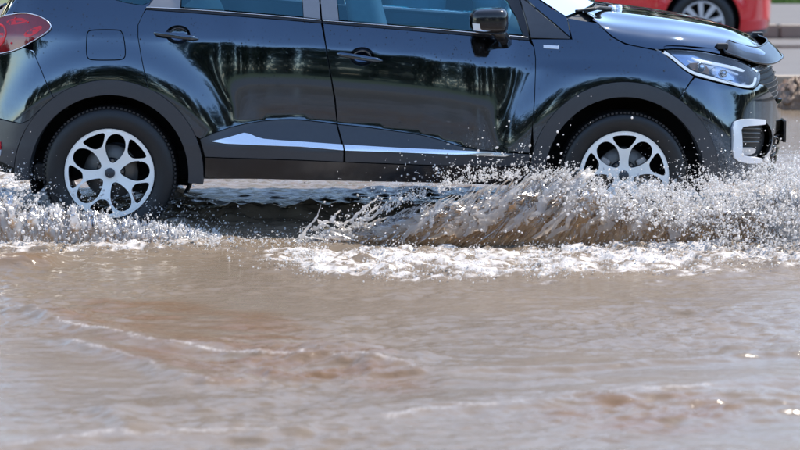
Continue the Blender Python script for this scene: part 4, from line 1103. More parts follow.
def wheel(c, small_at, lbl=None):
    w = bpy.data.objects.new('wheel', None); COL.objects.link(w); w.parent = car
    w.matrix_parent_inverse = wmat(car).inverted(); w.location = c
    bpy.context.view_layer.update()
    Rt = c[2]
    RT = 0.345 if Rt > 0.3 else Rt
    RT = Rt
    prof = [(0.226, 0.035), (0.232, 0.016), (0.240, 0.012), (0.258, 0.006), (0.275, 0.0), (0.30, 0.0), (0.318, 0.006), (RT - 0.012, 0.016), (RT - 0.004, 0.026), (RT, 0.042), (RT, 0.075), (RT - 0.008, 0.077), (RT - 0.008, 0.083), (RT, 0.085), (RT, 0.13), (RT - 0.008, 0.132), (RT - 0.008, 0.138), (RT, 0.14), (RT, 0.185), (RT - 0.01, 0.2), (0.30, 0.215), (0.24, 0.2), (0.226, 0.18)]
    ty = lathe_y('tyre', prof, M['tyre'], w, 96, c)
    # shoulder lugs and a raised ring of sidewall lettering blocks
    Vs, Fs = [], []
    cube = np.array([[x, y, z] for x in (-.5, .5) for y in (-.5, .5) for z in (-.5, .5)]); cf = np.array([[0, 1, 3, 2], [4, 6, 7, 5], [0, 4, 5, 1], [2, 3, 7, 6], [0, 2, 6, 4], [1, 5, 7, 3]])
    for i in range(96):
        a = i * 2 * math.pi / 96
        b = cube * np.array([0.013, 0.034, 0.010]); rad = RT - 0.0045; yy = 0.026
        X = b + np.array([0, yy, rad])
        ca, sa = math.cos(a), math.sin(a)
        X = np.stack([X[:, 0] * ca + X[:, 2] * sa, X[:, 1], -X[:, 0] * sa + X[:, 2] * ca], -1) + c
        Fs.append(cf + 8 * len(Vs)); Vs.append(X)
    lug = link('tread_lugs', mesh_np('tread_lugs', np.concatenate(Vs), np.concatenate(Fs), False), M['tyre'], w); lug['kind'] = 'stuff'
    lathe_y('rim_barrel', [(0.2335, 0.006), (0.236, 0.010), (0.232, 0.02), (0.222, 0.03), (0.214, 0.06), (0.21, 0.17), (0.222, 0.2)], M['alloydark'], w, 64, c)
    lathe_y('rim_lip', [(0.2255, 0.0125), (0.2295, 0.0065), (0.2345, 0.0075), (0.2345, 0.014)], M['alloy'], w, 96, c)
    rim_face('rim', small_at, w, M['alloy'], M['alloydark'], c, 0.2275, 0.009)
    lathe_y('hub_cap', [(0.0, 0.022), (0.018, 0.0225), (0.0245, 0.026), (0.0265, 0.032), (0.0265, 0.055)], M['clad'], w, 32, c)
    lathe_y('brake_disc', [(0.05, 0.095), (0.14, 0.095), (0.142, 0.098), (0.142, 0.116), (0.05, 0.118)], M['disc'], w, 48, c)
    lathe_y('brake_hat', [(0.0, 0.07), (0.07, 0.07), (0.075, 0.076), (0.075, 0.1)], M['alloydark'], w, 32, c)
    for i in range(5):
        a = math.radians(small_at + 36 + 72 * i)
        lathe_y('wheel_bolt', [(0, 0.041), (0.008, 0.041), (0.0095, 0.044), (0.0095, 0.07)], M['disc'], w, 6, c + np.array([0.064 * math.cos(a), 0, 0.064 * math.sin(a)]), False)
    return w
cr = HUBR + np.array([0, 0.012, 0]); cf_ = HUBF + np.array([0, 0.012, 0])
wz = 0.345
cr[2] = HUBR[2]; cf_[2] = HUBF[2]
wr = wheel(cr, 113); wf = wheel(cf_, 90)
for a, b in ((150, 1), (30, 1)):
    aa = math.radians(a)
    box('brake_caliper', cf_ + np.array([0.115 * math.cos(aa), 0.085, 0.115 * math.sin(aa)]), (0.06, 0.04, 0.055), M['caliper'], wf, 0.012, Matrix.Rotation(-aa + math.pi / 2, 3, 'Y'))
def far_wheel(w):
    n = w.copy(); COL.objects.link(n); n.parent = car; n.matrix_parent_inverse = w.matrix_parent_inverse
    n.location = (w.location.x, 2 * YM - w.location.y, w.location.z); n.rotation_euler = (0, 0, math.pi)
    bpy.context.view_layer.update()
    for ch in [x for x in bpy.data.objects if x.parent == w]:
        c = ch.copy(); COL.objects.link(c); c.parent = n
        c.matrix_parent_inverse = ch.matrix_parent_inverse.copy()
for w in (wr, wf): far_wheel(w)
# mud flap, underbody, inner shell
P('mud_flap', [(31.5, 164), (46.5, 166), (46.8, 178), (44, 181), (34, 180.5), (31, 176)], M['black'], off=-0.03, gap=0, sp=0.03, th=0.02, round_=1)
box('underbody', (-0.15, YM, 0.36), (3.7, 1.2, 0.16), M['shell'], car, 0.03)
ucols = np.linspace(UR + 0.02, UC - 0.02, 120); zz = np.linspace(0.33, 0.97, 12)
U_, Z_ = np.meshgrid(ucols, zz, indexing='ij')
sv = S.pos(U_.ravel(), Z_.ravel(), -0.06).reshape(120, 12, 3)
keep = []
F = grid_faces(120, 12)
cc = sv.reshape(-1, 3)[F].mean(1)
ok = np.ones(len(F), bool)
for hub in (HUBR, HUBF):
    ok &= np.hypot(cc[:, 0] - hub[0], cc[:, 2] - hub[2]) > 0.43
ok &= ~((cc[:, 0] > 1.25) & (cc[:, 2] > 0.74))
shell = link('inner_shell', mesh_np('inner_shell', sv.reshape(-1, 3), F[ok]), M['shell'], car); side_parts.append(shell)
# cabin
def seat(x, y):
    s_ = bpy.data.objects.new('seat', None); COL.objects.link(s_); s_.parent = car; s_.matrix_parent_inverse = wmat(car).inverted(); s_.location = (x, y, 0.5)
    bpy.context.view_layer.update()
    superell('cushion', (x, y, 0.62), (0.26, 0.24, 0.09), 0.45, M['fabric'], s_)
    superell('backrest', (x - 0.27, y, 0.98), (0.09, 0.23, 0.32), 0.5, M['fabric'], s_, Matrix.Rotation(R(-14), 4, 'Y'))
    superell('headrest', (x - 0.38, y, 1.36), (0.05, 0.12, 0.08), 0.6, M['fabric'], s_)
for x in (0.12, ):
    seat(x, 0.53); seat(x, 1.28)
superell('rear_bench', (-0.72, YM, 0.62), (0.25, 0.62, 0.09), 0.4, M['fabric'], car)
superell('rear_backrest', (-1.02, YM, 0.92), (0.09, 0.62, 0.30), 0.45, M['fabric'], car, Matrix.Rotation(R(-16), 4, 'Y'))
superell('dashboard', (0.80, YM, 0.99), (0.22, 0.68, 0.13), 0.5, M['shell'], car)
th_ = np.linspace(0, 2 * math.pi, 40)
rw = 0.185
tl = R(25)
tube('steering_wheel', [(0.52 + rw * math.sin(a) * math.sin(tl), 0.53 + rw * math.cos(a), 1.03 + rw * math.sin(a) * math.cos(tl)) for a in th_], 0.016, M['pillar'], car, 8)
for o in list(side_parts):
    mirror_copy(o, YM)
# ================================================================= THE RED CAR
YR, YRM = 12.2, 13.06
PLAN_R = [(-0.54, YRM), (-0.50, 12.75), (-0.38, 12.45), (-0.12, 12.26), (0.3, 12.205), (0.9, 12.2), (1.5, 12.2), (2.2, 12.2), (2.8, 12.2), (3.15, 12.212), (3.38, 12.27), (3.54, 12.41), (3.63, 12.68), (3.66, YRM)]
def tan_red(U, Z):
    deg = np.where(Z < 0.34, -12.0, np.where(Z < 0.62, -1.0, np.where(Z < 0.80, 5.0, np.where(Z < 0.97, 16.0, 27.0))))
    for hx in (0.36, 2.91):
        r = np.hypot(U - hx, Z - 0.32)
        deg = deg + 14 * np.exp(-((r - 0.43) / 0.05) ** 2) * np.clip((Z - 0.35) / 0.3, 0, 1)
    return np.tan(np.radians(deg))
SR = Surf(PLAN_R, tan_red, lambda u: np.full_like(u, 0.45), 1.5)
red = empty('red_car', (1.55, YRM, 0.0), 'bright red hatchback on the far carriageway beyond the black bonnet', 'car')
rsp = []
def PR(name, poly, m, **k):
    o = SR.panel(name, poly, m, k.pop('parent', red), **k); rsp.append(o); return o
HR_, HF_ = (2.91, 0.32), (0.36, 0.32)
def carc(c, r, a0, a1, n=24):
    t = np.radians(np.linspace(a0, a1, n)); return [(c[0] + r * math.cos(a), c[1] + r * math.sin(a)) for a in t]
r0, r1 = SR.u[0] + 0.002, SR.u[-1] - 0.002
ra = 0.375
PR('rear_bumper', [(r1, 0.62), (3.45, 0.64), (3.22, 0.60)] + carc(HR_, ra, 42, -12, 16) + [(3.33, 0.235), (3.6, 0.25), (r1, 0.26)], M['redpaint'])
PR('bumper_lip', [(3.30, 0.235), (3.6, 0.25), (r1, 0.26), (r1, 0.20), (3.6, 0.20), (3.36, 0.19)], M['clad'])
PR('quarter_panel', [(3.22, 0.605), (3.45, 0.645), (3.52, 0.70), (3.5, 0.95), (3.2, 1.02), (2.72, 0.97), (2.62, 0.85)] + carc(HR_, ra, 128, 44, 24), M['redpaint'])
PR('tail_lamp', [(3.54, 0.69), (3.9, 0.70), (3.9, 0.93), (3.53, 0.95), (3.40, 0.90), (3.42, 0.74)], M['redlens'], off=0.006)
PR('rear_door', [(1.72, 0.945), (2.70, 0.965), (2.61, 0.85), (2.665, 0.62)] + carc(HR_, ra, 132, 178, 14) + [(2.50, 0.24), (1.70, 0.24), (1.69, 0.6)], M['redpaint'])
PR('front_door', [(0.70, 0.925), (1.71, 0.945), (1.68, 0.6), (1.69, 0.24), (0.76, 0.24), (0.72, 0.6)], M['redpaint'])
PR('front_wing', [(-0.35, 0.80), (0.1, 0.86), (0.69, 0.925), (0.71, 0.6), (0.75, 0.24)] + carc(HF_, ra, -12, 150, 30) + [(-0.3, 0.62)], M['redpaint'])
PR('front_bumper', [(r0, 0.60), (-0.3, 0.61)] + carc(HF_, ra, 152, 192, 10) + [(-0.15, 0.22), (r0, 0.22)], M['redpaint'])
PR('headlight', [(-0.36, 0.79), (-0.02, 0.85), (-0.10, 0.70), (-0.33, 0.63), (-0.6, 0.63), (-0.62, 0.74)], M['whiteplastic'], off=0.004)
PR('side_moulding', [(0.78, 0.52), (2.45, 0.52), (2.45, 0.46), (0.78, 0.46)], M['redpaint'], off=0.014, gap=0)
PR('sill', [(0.76, 0.24), (2.50, 0.24), (2.50, 0.18), (0.76, 0.18)], M['black'])
PR('front_door_glass', [(0.62, 0.97), (1.66, 0.975), (1.62, 1.36), (1.25, 1.36), (0.95, 1.2)], M['glass'], gap=0.01)
PR('rear_door_glass', [(1.72, 0.975), (2.62, 0.985), (2.45, 1.34), (1.69, 1.36)], M['glass'], gap=0.01)
PR('window_frame', [(0.45, 0.94), (2.9, 0.99), (3.2, 1.03), (2.95, 1.30), (2.6, 1.40), (1.3, 1.42), (0.9, 1.25)], M['blackgloss'], off=-0.012)
def xs_r(x, y0, z, crown, bow):
    yy = np.linspace(y0, 2 * YRM - y0, 11); w = ((yy - YRM) / (YRM - y0)) ** 2
    return [(x + bow * (1 - a), b, z + crown * (1 - a)) for a, b in zip(w, yy)]
patch('roof', [xs_r(1.2, 12.52, 1.41, 0.04, -0.08), xs_r(1.8, 12.50, 1.45, 0.04, 0), xs_r(2.5, 12.51, 1.42, 0.04, 0), xs_r(2.98, 12.55, 1.32, 0.03, 0.05)], M['redpaint'], red)
patch('windscreen', [xs_r(0.42, 12.36, 0.95, 0.04, -0.2), xs_r(1.2, 12.53, 1.40, 0.04, -0.08)], M['screen'], red)
patch('bonnet', [xs_r(-0.47, 12.45, 0.72, 0.06, -0.05), xs_r(-0.2, 12.36, 0.82, 0.07, 0), xs_r(0.45, 12.33, 0.93, 0.06, -0.15)], M['redpaint'], red)
patch('rear_window', [xs_r(2.97, 12.56, 1.31, 0.03, 0.05), xs_r(3.42, 12.44, 0.98, 0, 0.08)], M['smoked'], red)
patch('tailgate', [xs_r(3.42, 12.43, 0.98, 0, 0.08), xs_r(3.56, 12.46, 0.62, 0, 0.10)], M['redpaint'], red)
box('underbody', (1.55, YRM, 0.30), (3.2, 1.15, 0.14), M['shell'], red, 0.03)
Ug, Zg = np.meshgrid(np.linspace(r0 + 0.05, r1 - 0.05, 80), np.linspace(0.28, 0.93, 10), indexing='ij')
svr = SR.pos(Ug.ravel(), Zg.ravel(), -0.05); Fr = grid_faces(80, 10); ccr = svr[Fr].mean(1)
okr = np.ones(len(Fr), bool)
for h_ in (HR_, HF_): okr &= np.hypot(ccr[:, 0] - h_[0], ccr[:, 2] - h_[1]) > 0.43
rsp.append(link('inner_shell', mesh_np('inner_shell', svr, Fr[okr]), M['shell'], red))
def arch_liner(hx, hz, r, y0, y1, parent, step=0.0):
    t_ = np.radians(np.linspace(-20, 200, 40)); pr_ = [(r, y0), (r, y0 + 0.1), (r, y1), (r * 0.4, y1 + 0.01)]
    V = np.stack([np.stack([hx + q[0] * np.cos(t_), np.full(40, q[1]), hz + q[0] * np.sin(t_)], -1) for q in pr_], 1).reshape(-1, 3)
    return link('arch_liner', mesh_np('arch_liner', V, grid_faces(40, 4)), M['shell'], parent)
for h_ in (HR_, HF_): rsp.append(arch_liner(h_[0], h_[1], 0.385, YR + 0.05, YR + 0.32, red))
def red_wheel(c):
    w = bpy.data.objects.new('wheel', None); COL.objects.link(w); w.parent = red
    w.matrix_parent_inverse = wmat(red).inverted(); w.location = c
    lathe_y('tyre', [(0.205, 0.03), (0.212, 0.012), (0.235, 0.002), (0.27, 0.0), (0.30, 0.012), (0.317, 0.03), (0.32, 0.05), (0.32, 0.15), (0.31, 0.17), (0.25, 0.185), (0.2, 0.17)], M['tyre'], w, 64, c)
    lathe_y('rim_barrel', [(0.213, 0.006), (0.206, 0.004), (0.198, 0.012), (0.19, 0.06), (0.19, 0.16)], M['silver'], w, 64, c)
    lathe_y('hub_cap', [(0, 0.03), (0.03, 0.03), (0.036, 0.036), (0.036, 0.06)], M['silver'], w, 24, c)
    lathe_y('brake_disc', [(0.03, 0.09), (0.13, 0.09), (0.13, 0.11), (0.03, 0.11)], M['alloydark'], w, 32, c)
    lathe_y('wheel_back', [(0.0, 0.15), (0.188, 0.15)], M['shell'], w, 32, c)
    Vs, Fs = [], []
    cf = np.array([[0, 1, 3, 2], [4, 6, 7, 5], [0, 4, 5, 1], [2, 3, 7, 6], [0, 2, 6, 4], [1, 5, 7, 3]])
    for i in range(9):
        a = 2 * math.pi * i / 9 + 0.25
        q = []
        for r_, hw, dy in ((0.02, 0.016, 0.034), (0.198, 0.026, 0.012)):
            for s_ in (-1, 1):
                for d_ in (0, 0.03):
                    q.append((r_ * math.cos(a) - s_ * hw * math.sin(a), dy + d_, r_ * math.sin(a) + s_ * hw * math.cos(a)))
        Vs.append(np.array(q) + c); Fs.append(cf + 8 * i)
    link('spokes', mesh_np('spokes', np.concatenate(Vs), np.concatenate(Fs), False), M['silver'], w)
    return w
for hx in (2.91, 0.36):
    w = red_wheel(np.array([hx, YR + 0.02, 0.32]))
    n = w.copy(); COL.objects.link(n); n.parent = red; n.matrix_parent_inverse = w.matrix_parent_inverse.copy()
    n.location = (hx, 2 * YRM - YR - 0.02, 0.32); n.rotation_euler = (0, 0, math.pi)
    for ch in [x for x in bpy.data.objects if x.parent == w]:
        c = ch.copy(); COL.objects.link(c); c.parent = n; c.matrix_parent_inverse = ch.matrix_parent_inverse.copy()
for o in list(rsp): mirror_copy(o, YRM)

# ================================================================= THROWN WATER
def ico(sub):
    bm = bmesh.new(); bmesh.ops.create_icosphere(bm, subdivisions=sub, radius=1)
    v = np.array([a.co[:] for a in bm.verts]); f = np.array([[a.index for a in q.verts] for q in bm.faces]); bm.free()
    return v, f
ICO = ico(1)
OCT = (np.array([[1, 0, 0], [-1, 0, 0], [0, 1, 0], [0, -1, 0], [0, 0, 1], [0, 0, -1.]]), np.array([[0, 2, 4], [2, 1, 4], [1, 3, 4], [3, 0, 4], [2, 0, 5], [1, 2, 5], [3, 1, 5], [0, 3, 5]]))
def drops_arrays(c, r, stretch=0.35):
    Vs, Fs, k = [], [], 0
    for (bv, bf), sel in ((ICO, r >= 0.0030), (OCT, r < 0.0030)):
        cc, rr = c[sel], r[sel]
        if not len(cc): continue
        sc = rr[:, None] * (1 + stretch * rng.normal(size=(len(rr), 3)).clip(-1.6, 2.2))
        sc = np.maximum(sc, rr[:, None] * 0.4)
        # random spin about Y so that the stretch is not axis-aligned in view
        a = rng.uniform(0, 6.28, len(rr)); ca, sa = np.cos(a)[:, None], np.sin(a)[:, None]
        b = bv[None] * sc[:, None, :]
        x = b[..., 0] * ca - b[..., 2] * sa; z = b[..., 0] * sa + b[..., 2] * ca
        V = np.stack([x, b[..., 1], z], -1) + cc[:, None]
        Vs.append(V.reshape(-1, 3)); Fs.append((bf[None] + (np.arange(len(rr)) * len(bv))[:, None, None]).reshape(-1, 3) + k); k += len(rr) * len(bv)
    return np.concatenate(Vs), np.concatenate(Fs)
def radii(n, med=0.0026, sg=0.45, lo=0.0010, hi=0.0062):
    return np.clip(np.exp(rng.normal(math.log(med), sg, n)), lo, hi)
def worldline(pts, Y):
    g = np.array([at(a, b, Y) for a, b in pts]); return g[:, 0], g[:, 2]
YF = -0.40
CX, CZ = worldline([(270, 240), (300, 236), (320, 230), (345, 223), (370, 209), (400, 195), (430, 184), (460, 176), (490, 170), (520, 168), (560, 172), (600, 181), (640, 187), (680, 186), (720, 180), (760, 173), (800, 164), (850, 156), (900, 160), (960, 180)], YF)
def crest(x): return np.interp(x, CX, CZ)
def n1(x, lam, seed):
    r = np.random.default_rng(seed); g = r.normal(size=4000)
    return np.interp(x / lam + 2000, np.arange(4000), g)
def X_(px, Y=YF): return at(px, 220, Y)[0]
# --- the wave peeling off the front wheel
def front_wave():
    ns, nv = 640, 90
    x0, x1 = X_(292), X_(800)
    s = np.linspace(x0, x1, ns); ph = np.linspace(0, math.pi * 0.64, nv)
    Sg, Pg = np.meshgrid(s, ph, indexing='ij')
    stp = (x1 - x0) / ns
    A1 = fnoise(ns, nv, stp, 0.035, 0.6, 61, 0.10); A2 = fnoise(ns, nv, stp, 0.11, 0.6, 62, 0.25); A3 = fnoise(ns, nv, stp, 0.015, 0.5, 63, 0.10)
    jag = 1 + 0.08 * n1(s, 0.09, 1) + 0.06 * n1(s, 0.03, 2) + 0.03 * n1(s, 0.012, 3)
    low = 1 - 0.30 * sst(s, X_(540), X_(700))
    H = np.maximum((crest(s) - WZ) * 0.70 * jag * low, 0.004) * sst(s, x0, X_(330)) * (1 - sst(s, X_(740), x1))
    a = 0.10 + 0.35 * H
    lean = 0.45 + 0.75 * (1 - sst(s, X_(400), X_(640)))
    zz = np.sin(Pg) ** 0.85
    z = WZ - 0.025 + (H[:, None] + 0.025) * zz
    y = YF - a[:, None] * np.cos(Pg) * (1 + 0.08 * A2) + 0.005 * A1 * zz + 0.020 * A2 * zz - 0.10 * zz ** 3 * H[:, None] / 0.3
    x = Sg + lean[:, None] * (z - WZ) + 0.012 * A2 * zz + 0.03 * (zz ** 2) * n1(s, 0.04, 5)[:, None]
    z = z + 0.004 * A1 * zz
    white = np.clip(0.5 + 0.0 * zz, 0, 1)
    bright = sst(0.55 * A1 + 0.45 * A3 + 0.35 * A2 + 3.0 * (zz - 0.70) + 0.35 * sst(Sg, X_(640), X_(760)) + 0.6 * (1 - sst(Sg, X_(330), X_(400))) + 0.3, -0.1, 1.25)
    V = np.stack([x, y, z], -1).reshape(-1, 3)
    F = grid_faces(ns, nv)
    # torn openings near the crest
    hol = (0.5 * A1 + 0.6 * A3 + 0.45 * A2)
    hv = (hol.ravel()[F].mean(1) > np.interp(np.abs(zz.ravel()[F].mean(1)), [0, 0.7, 0.88, 1.0], [9, 2.0, 1.05, 0.55]))
    o = link('front_wave', mesh_np('front_wave', V, F[~hv][:, ::-1], True, attrs={'foam': bright.ravel()}), M['wave'])
    tag(o, 'brown wave of flood water peeling up beside the black car front wheel', 'splash', kind='stuff')
    # strands of water drawn up along it
    Vs, Fs, fo, k = [], [], [], 0
    n = 190
    bs = np.concatenate([rng.uniform(X_(318), X_(600), 24), rng.uniform(X_(330), X_(540), n - 24)])
    for i in range(n):
        sx = bs[i]
        Hh = max((crest(sx) - WZ), 0.02) * (1 - 0.5 * sst(sx, X_(600), X_(680)))
        le = 0.45 + 0.75 * (1 - sst(sx, X_(400), X_(640))) + rng.normal(0, 0.15); Hh *= 0.86
        f0 = rng.uniform(0.05, 0.8) if i < 24 else rng.uniform(0.5, 0.9); f1 = f0 + rng.uniform(0.35, 0.8); f1 = min(f1, 1.12 + 0.1 * rng.random())
        t = np.linspace(f0, f1, 8)
        zz = WZ + Hh * t
        yy = YF - (0.10 + 0.35 * Hh) * np.cos(np.clip(t, 0, 1) * math.pi / 2) - 0.012 - 0.05 * np.clip(t - 0.8, 0, 1) + rng.normal(0, 0.02) * t
        xx = sx + le * (zz - WZ) + 0.018 * np.sin(t * rng.uniform(4, 11) + rng.uniform(0, 6)) * t
        r = rng.uniform(0.0018, 0.0050) * (np.sin(np.linspace(0.25, 2.9, 8)) + 0.12) * (1 + 0.5 * rng.normal(size=8)).clip(0.35, 2.2)
        v, f = tube_arrays(np.stack([xx, yy, zz], -1), r, 4)
        Vs.append(v); Fs.append(f + k); k += len(v); fo.append(np.full(len(v), np.clip(rng.normal(0.75 + 0.3 * (f1 - 0.6), 0.25), 0, 1)))
    # lacy web at the tail of the wave
    web = [[(300, 239), (309, 226), (317, 217), (321, 205)], [(317, 219), (322, 223), (331, 221), (340, 224), (350, 221)], [(313, 230), (322, 224), (329, 227), (341, 233)], [(338, 224), (345, 230), (352, 233)], [(350, 222), (357, 214), (366, 206), (376, 199)], [(352, 226), (362, 222), (371, 211), (380, 205)], [(331, 221), (336, 214), (341, 210)], [(360, 219), (372, 219), (384, 206), (396, 196)], [(324, 232), (333, 229), (342, 231), (350, 237)]]
    for w_ in web:
        g = np.array([at(a, b, YF - 0.05 + rng.normal(0, 0.02)) for a, b in w_])
        t = np.linspace(0, len(g) - 1, 14)
        p = np.stack([np.interp(t, np.arange(len(g)), g[:, i]) for i in range(3)], -1) + rng.normal(0, 0.0018, (14, 3))
        v, f = tube_arrays(p, np.interp(t, [0, len(g) - 1], [0.010, 0.0035]) * (1 + 0.35 * rng.normal(size=14)).clip(0.5, 1.9), 6)
        Vs.append(v); Fs.append(f + k); k += len(v); fo.append(np.full(len(v), 0.9))
    o = link('wave_strands', mesh_np('wave_strands', np.concatenate(Vs), np.concatenate(Fs), True, attrs={'foam': np.concatenate(fo)}), M['wave'])
    tag(o, 'stringy white strands of water along the brown wave crest', 'splash', kind='stuff')
front_wave()
def veils():
    """torn, see-through tongues of water sweeping up and forward off the wave"""
    Vs, Fs, fo, k = [], [], [], 0
    for i in range(64):
        sx = rng.uniform(X_(322), X_(600)) if i < 48 else rng.uniform(X_(600), X_(700))
        Hh = max(crest(sx) - WZ, 0.03)
        le = 0.55 + 0.75 * (1 - sst(sx, X_(400), X_(640))) + rng.normal(0, 0.12)
        f0, f1 = rng.uniform(0.12, 0.6), rng.uniform(0.8, 1.12)
        nt_, nw = 26, 9
        t = np.linspace(0, 1, nt_); f = f0 + (f1 - f0) * t; w = np.linspace(-1, 1, nw)
        cz = WZ + Hh * 0.9 * f - 0.03 * t ** 3 * rng.random(); cx = sx + le * (cz - WZ) + 0.05 * t ** 2 * rng.normal()
        cyy = YF - (0.10 + 0.35 * Hh) * np.cos(np.clip(f, 0, 1) * math.pi / 2) - rng.uniform(0.015, 0.06) - 0.06 * t ** 2
        W = rng.uniform(0.010, 0.034) * (np.sin(math.pi * np.clip(t * 0.93 + 0.06, 0, 1)) ** 0.6) * (1 + 0.25 * n1(t, 0.12, 500 + i))
        skew = n1(t, 0.2, 600 + i) * 0.012
        e1 = 1 + 0.35 * n1(t, 0.06, 700 + i); e2 = 1 + 0.35 * n1(t, 0.06, 800 + i)
        ww = np.where(w[None] < 0, w[None] * e1[:, None], w[None] * e2[:, None])
        x = cx[:, None] + W[:, None] * ww + skew[:, None]
        z = cz[:, None] - 0.45 * W[:, None] * ww
        y = cyy[:, None] + 0.35 * W[:, None] * (w[None] ** 2) + 0.004 * n1(t, 0.1, 900 + i)[:, None]
        V = np.stack([x, y, z], -1).reshape(-1, 3); F = grid_faces(nt_, nw)
        hol = np.random.default_rng(1000 + i).normal(size=(nt_, nw)); hol = (hol + np.roll(hol, 1, 0) + np.roll(hol, 2, 0) + np.roll(hol, 1, 1)) / 2
        F = F[hol.ravel()[F].mean(1) < np.interp(np.repeat(t, nw)[F].mean(1), [0, 0.5, 1], [1.6, 0.9, 0.35])]
        Vs.append(V); Fs.append(F + k); k += len(V); fo.append(np.clip(-0.05 + 0.95 * np.repeat(f, nw) + 0.2 * rng.normal(), 0, 1))
    o = link('wave_veils', mesh_np('wave_veils', np.concatenate(Vs), np.concatenate(Fs), True, attrs={'foam': np.concatenate(fo)}), M['veil'])
    tag(o, 'torn see-through tongues of water sweeping off the brown wave', 'splash', kind='stuff')
veils()
def spray_core():
    ns, nv = 360, 60
    x0, x1 = X_(610), X_(960); s = np.linspace(x0, x1, ns); ph = np.linspace(0, math.pi * 0.8, nv)
    Sg, Pg = np.meshgrid(s, ph, indexing='ij'); stp = (x1 - x0) / ns
    A1 = fnoise(ns, nv, stp, 0.05, 0.7, 161, 0.5); A2 = fnoise(ns, nv, stp, 0.14, 0.6, 162, 0.6); A3 = fnoise(ns, nv, stp, 0.02, 0.6, 163, 0.7)
    H = (crest(s) - WZ) * (0.35 + 0.42 * sst(s, X_(640), X_(800))) * (1 + 0.1 * n1(s, 0.06, 11) + 0.1 * n1(s, 0.02, 12)) * sst(s, x0, x0 + 0.2) * (1 - sst(s, x1 - 0.1, x1))
    zz = np.sin(Pg) ** 0.9
    y = -0.36 - 0.13 * np.cos(Pg) + 0.03 * A2 * zz + 0.02 * A1 * zz
    z = WZ - 0.02 + (H[:, None] + 0.02) * zz + (0.012 * A1 + 0.010 * A3) * zz
    F = grid_faces(ns, nv)
    hv = (0.6 * A1 + 0.6 * A3 + 0.3 * A2).ravel()[F].mean(1) > np.interp(zz.ravel()[F].mean(1), [0, 0.5, 0.85, 1.0], [1.4, 0.8, 0.3, -0.2])
    fo = sst(0.5 * A1 + 0.4 * A3 + 1.6 * (zz - 0.3) + 1.5 * sst(Sg, X_(640), X_(760)), -0.5, 1.0)
    o = link('spray_core', mesh_np('spray_core', np.stack([Sg + 0.1 * zz * H[:, None], y, z], -1).reshape(-1, 3), F[~hv][:, ::-1], True, attrs={'foam': fo.ravel()}), M['wave'])
    tag(o, 'thick white water bursting up ahead of the black car front wheel', 'splash', kind='stuff')
spray_core()
def ground_Y(px, py):
    return np.array([on_ground(a, b)[1] for a, b in zip(px, py)])
CF1 = fnoise(900, 120, 0.008, 0.05, 0.7, 301, 0.8); CF2 = fnoise(900, 120, 0.008, 0.14, 0.6, 302, 0.8)
def clump(c, r, k=2.2, bias=0.0):
    """thin a cloud of drops into clots and trailing streaks"""
    i = ((c[:, 0] - 0.7 * c[:, 2] + 4) / 0.008).astype(int) % 900; j = ((c[:, 2] + 0.3 * c[:, 0] + 3) / 0.010).astype(int) % 120
    p = 1 / (1 + np.exp(-k * (CF1[i, j] + 0.8 * CF2[i, j] + bias)))
    keep = rng.random(len(c)) < p
    return c[keep], r[keep] * (0.8 + 0.5 * p[keep])
def spray():
    C, Rr = [], []
    def add(x, y, z, r): C.append(np.stack([x, y, z], -1)); Rr.append(r)
    # above the crest
    n = 8500
    x = np.concatenate([rng.uniform(X_(300), X_(760), n // 2), rng.normal(X_(500), 0.45, n // 2)]).clip(X_(300), X_(900)); n = len(x)
    e = np.where(rng.random(n) < 0.86, rng.exponential(0.028, n), rng.exponential(0.085, n))
    z = crest(x) - 0.035 + e
    add(x, rng.normal(YF - 0.05, 0.09, n), z, radii(n, 0.0023, 0.45))
    # across the face of the wave
    n = 1500
    x = rng.uniform(X_(320), X_(720), n); f = rng.random(n) ** 0.8
    add(x, YF - (0.12 + 0.3 * (crest(x) - WZ)) * np.cos(f * 1.5) - rng.uniform(0.0, 0.10, n), WZ + (crest(x) - WZ) * f, radii(n, 0.0023))
    # dense spray ahead of and about the front wheel
    n = 62000
    x = rng.triangular(X_(540), X_(790), X_(960), n); top = crest(x) - WZ
    f = rng.beta(1.15, 1.7, n) * 1.15
    lo_ = 0.5 * (1 - sst(x, X_(630), X_(740))); f = lo_ + f * (1.1 - lo_) / 1.1
    y = rng.normal(-0.45, 0.22, n).clip(-1.0, -0.05)
    add(x, y, WZ + top * f, radii(n, 0.0022, 0.60))
    n = 3500
    x = rng.uniform(X_(640), X_(900), n)
    add(x, rng.uniform(-0.6, -0.04, n), crest(x) - 0.03 + rng.exponential(0.05, n), radii(n, 0.0018, 0.35))
    c, r = np.concatenate(C), np.concatenate(Rr)
    c, r = clump(c, r)
    ok = c[:, 2] > WZ - 0.01
    V, F = drops_arrays(c[ok], r[ok])
    o = link('front_spray', mesh_np('front_spray', V, F, True, attrs={'foam': np.repeat(1.0, len(V))}), M['drops'])
    tag(o, 'white spray of droplets flying about the black car front wheel', 'spray', kind='stuff')
spray()
RXc, RZc = worldline([(-80, 188), (-30, 178), (0, 177), (20, 184), (36, 194), (48, 206), (60, 207), (80, 203), (100, 209), (120, 210), (150, 218), (175, 224), (200, 230), (230, 240), (300, 244)], -0.42)
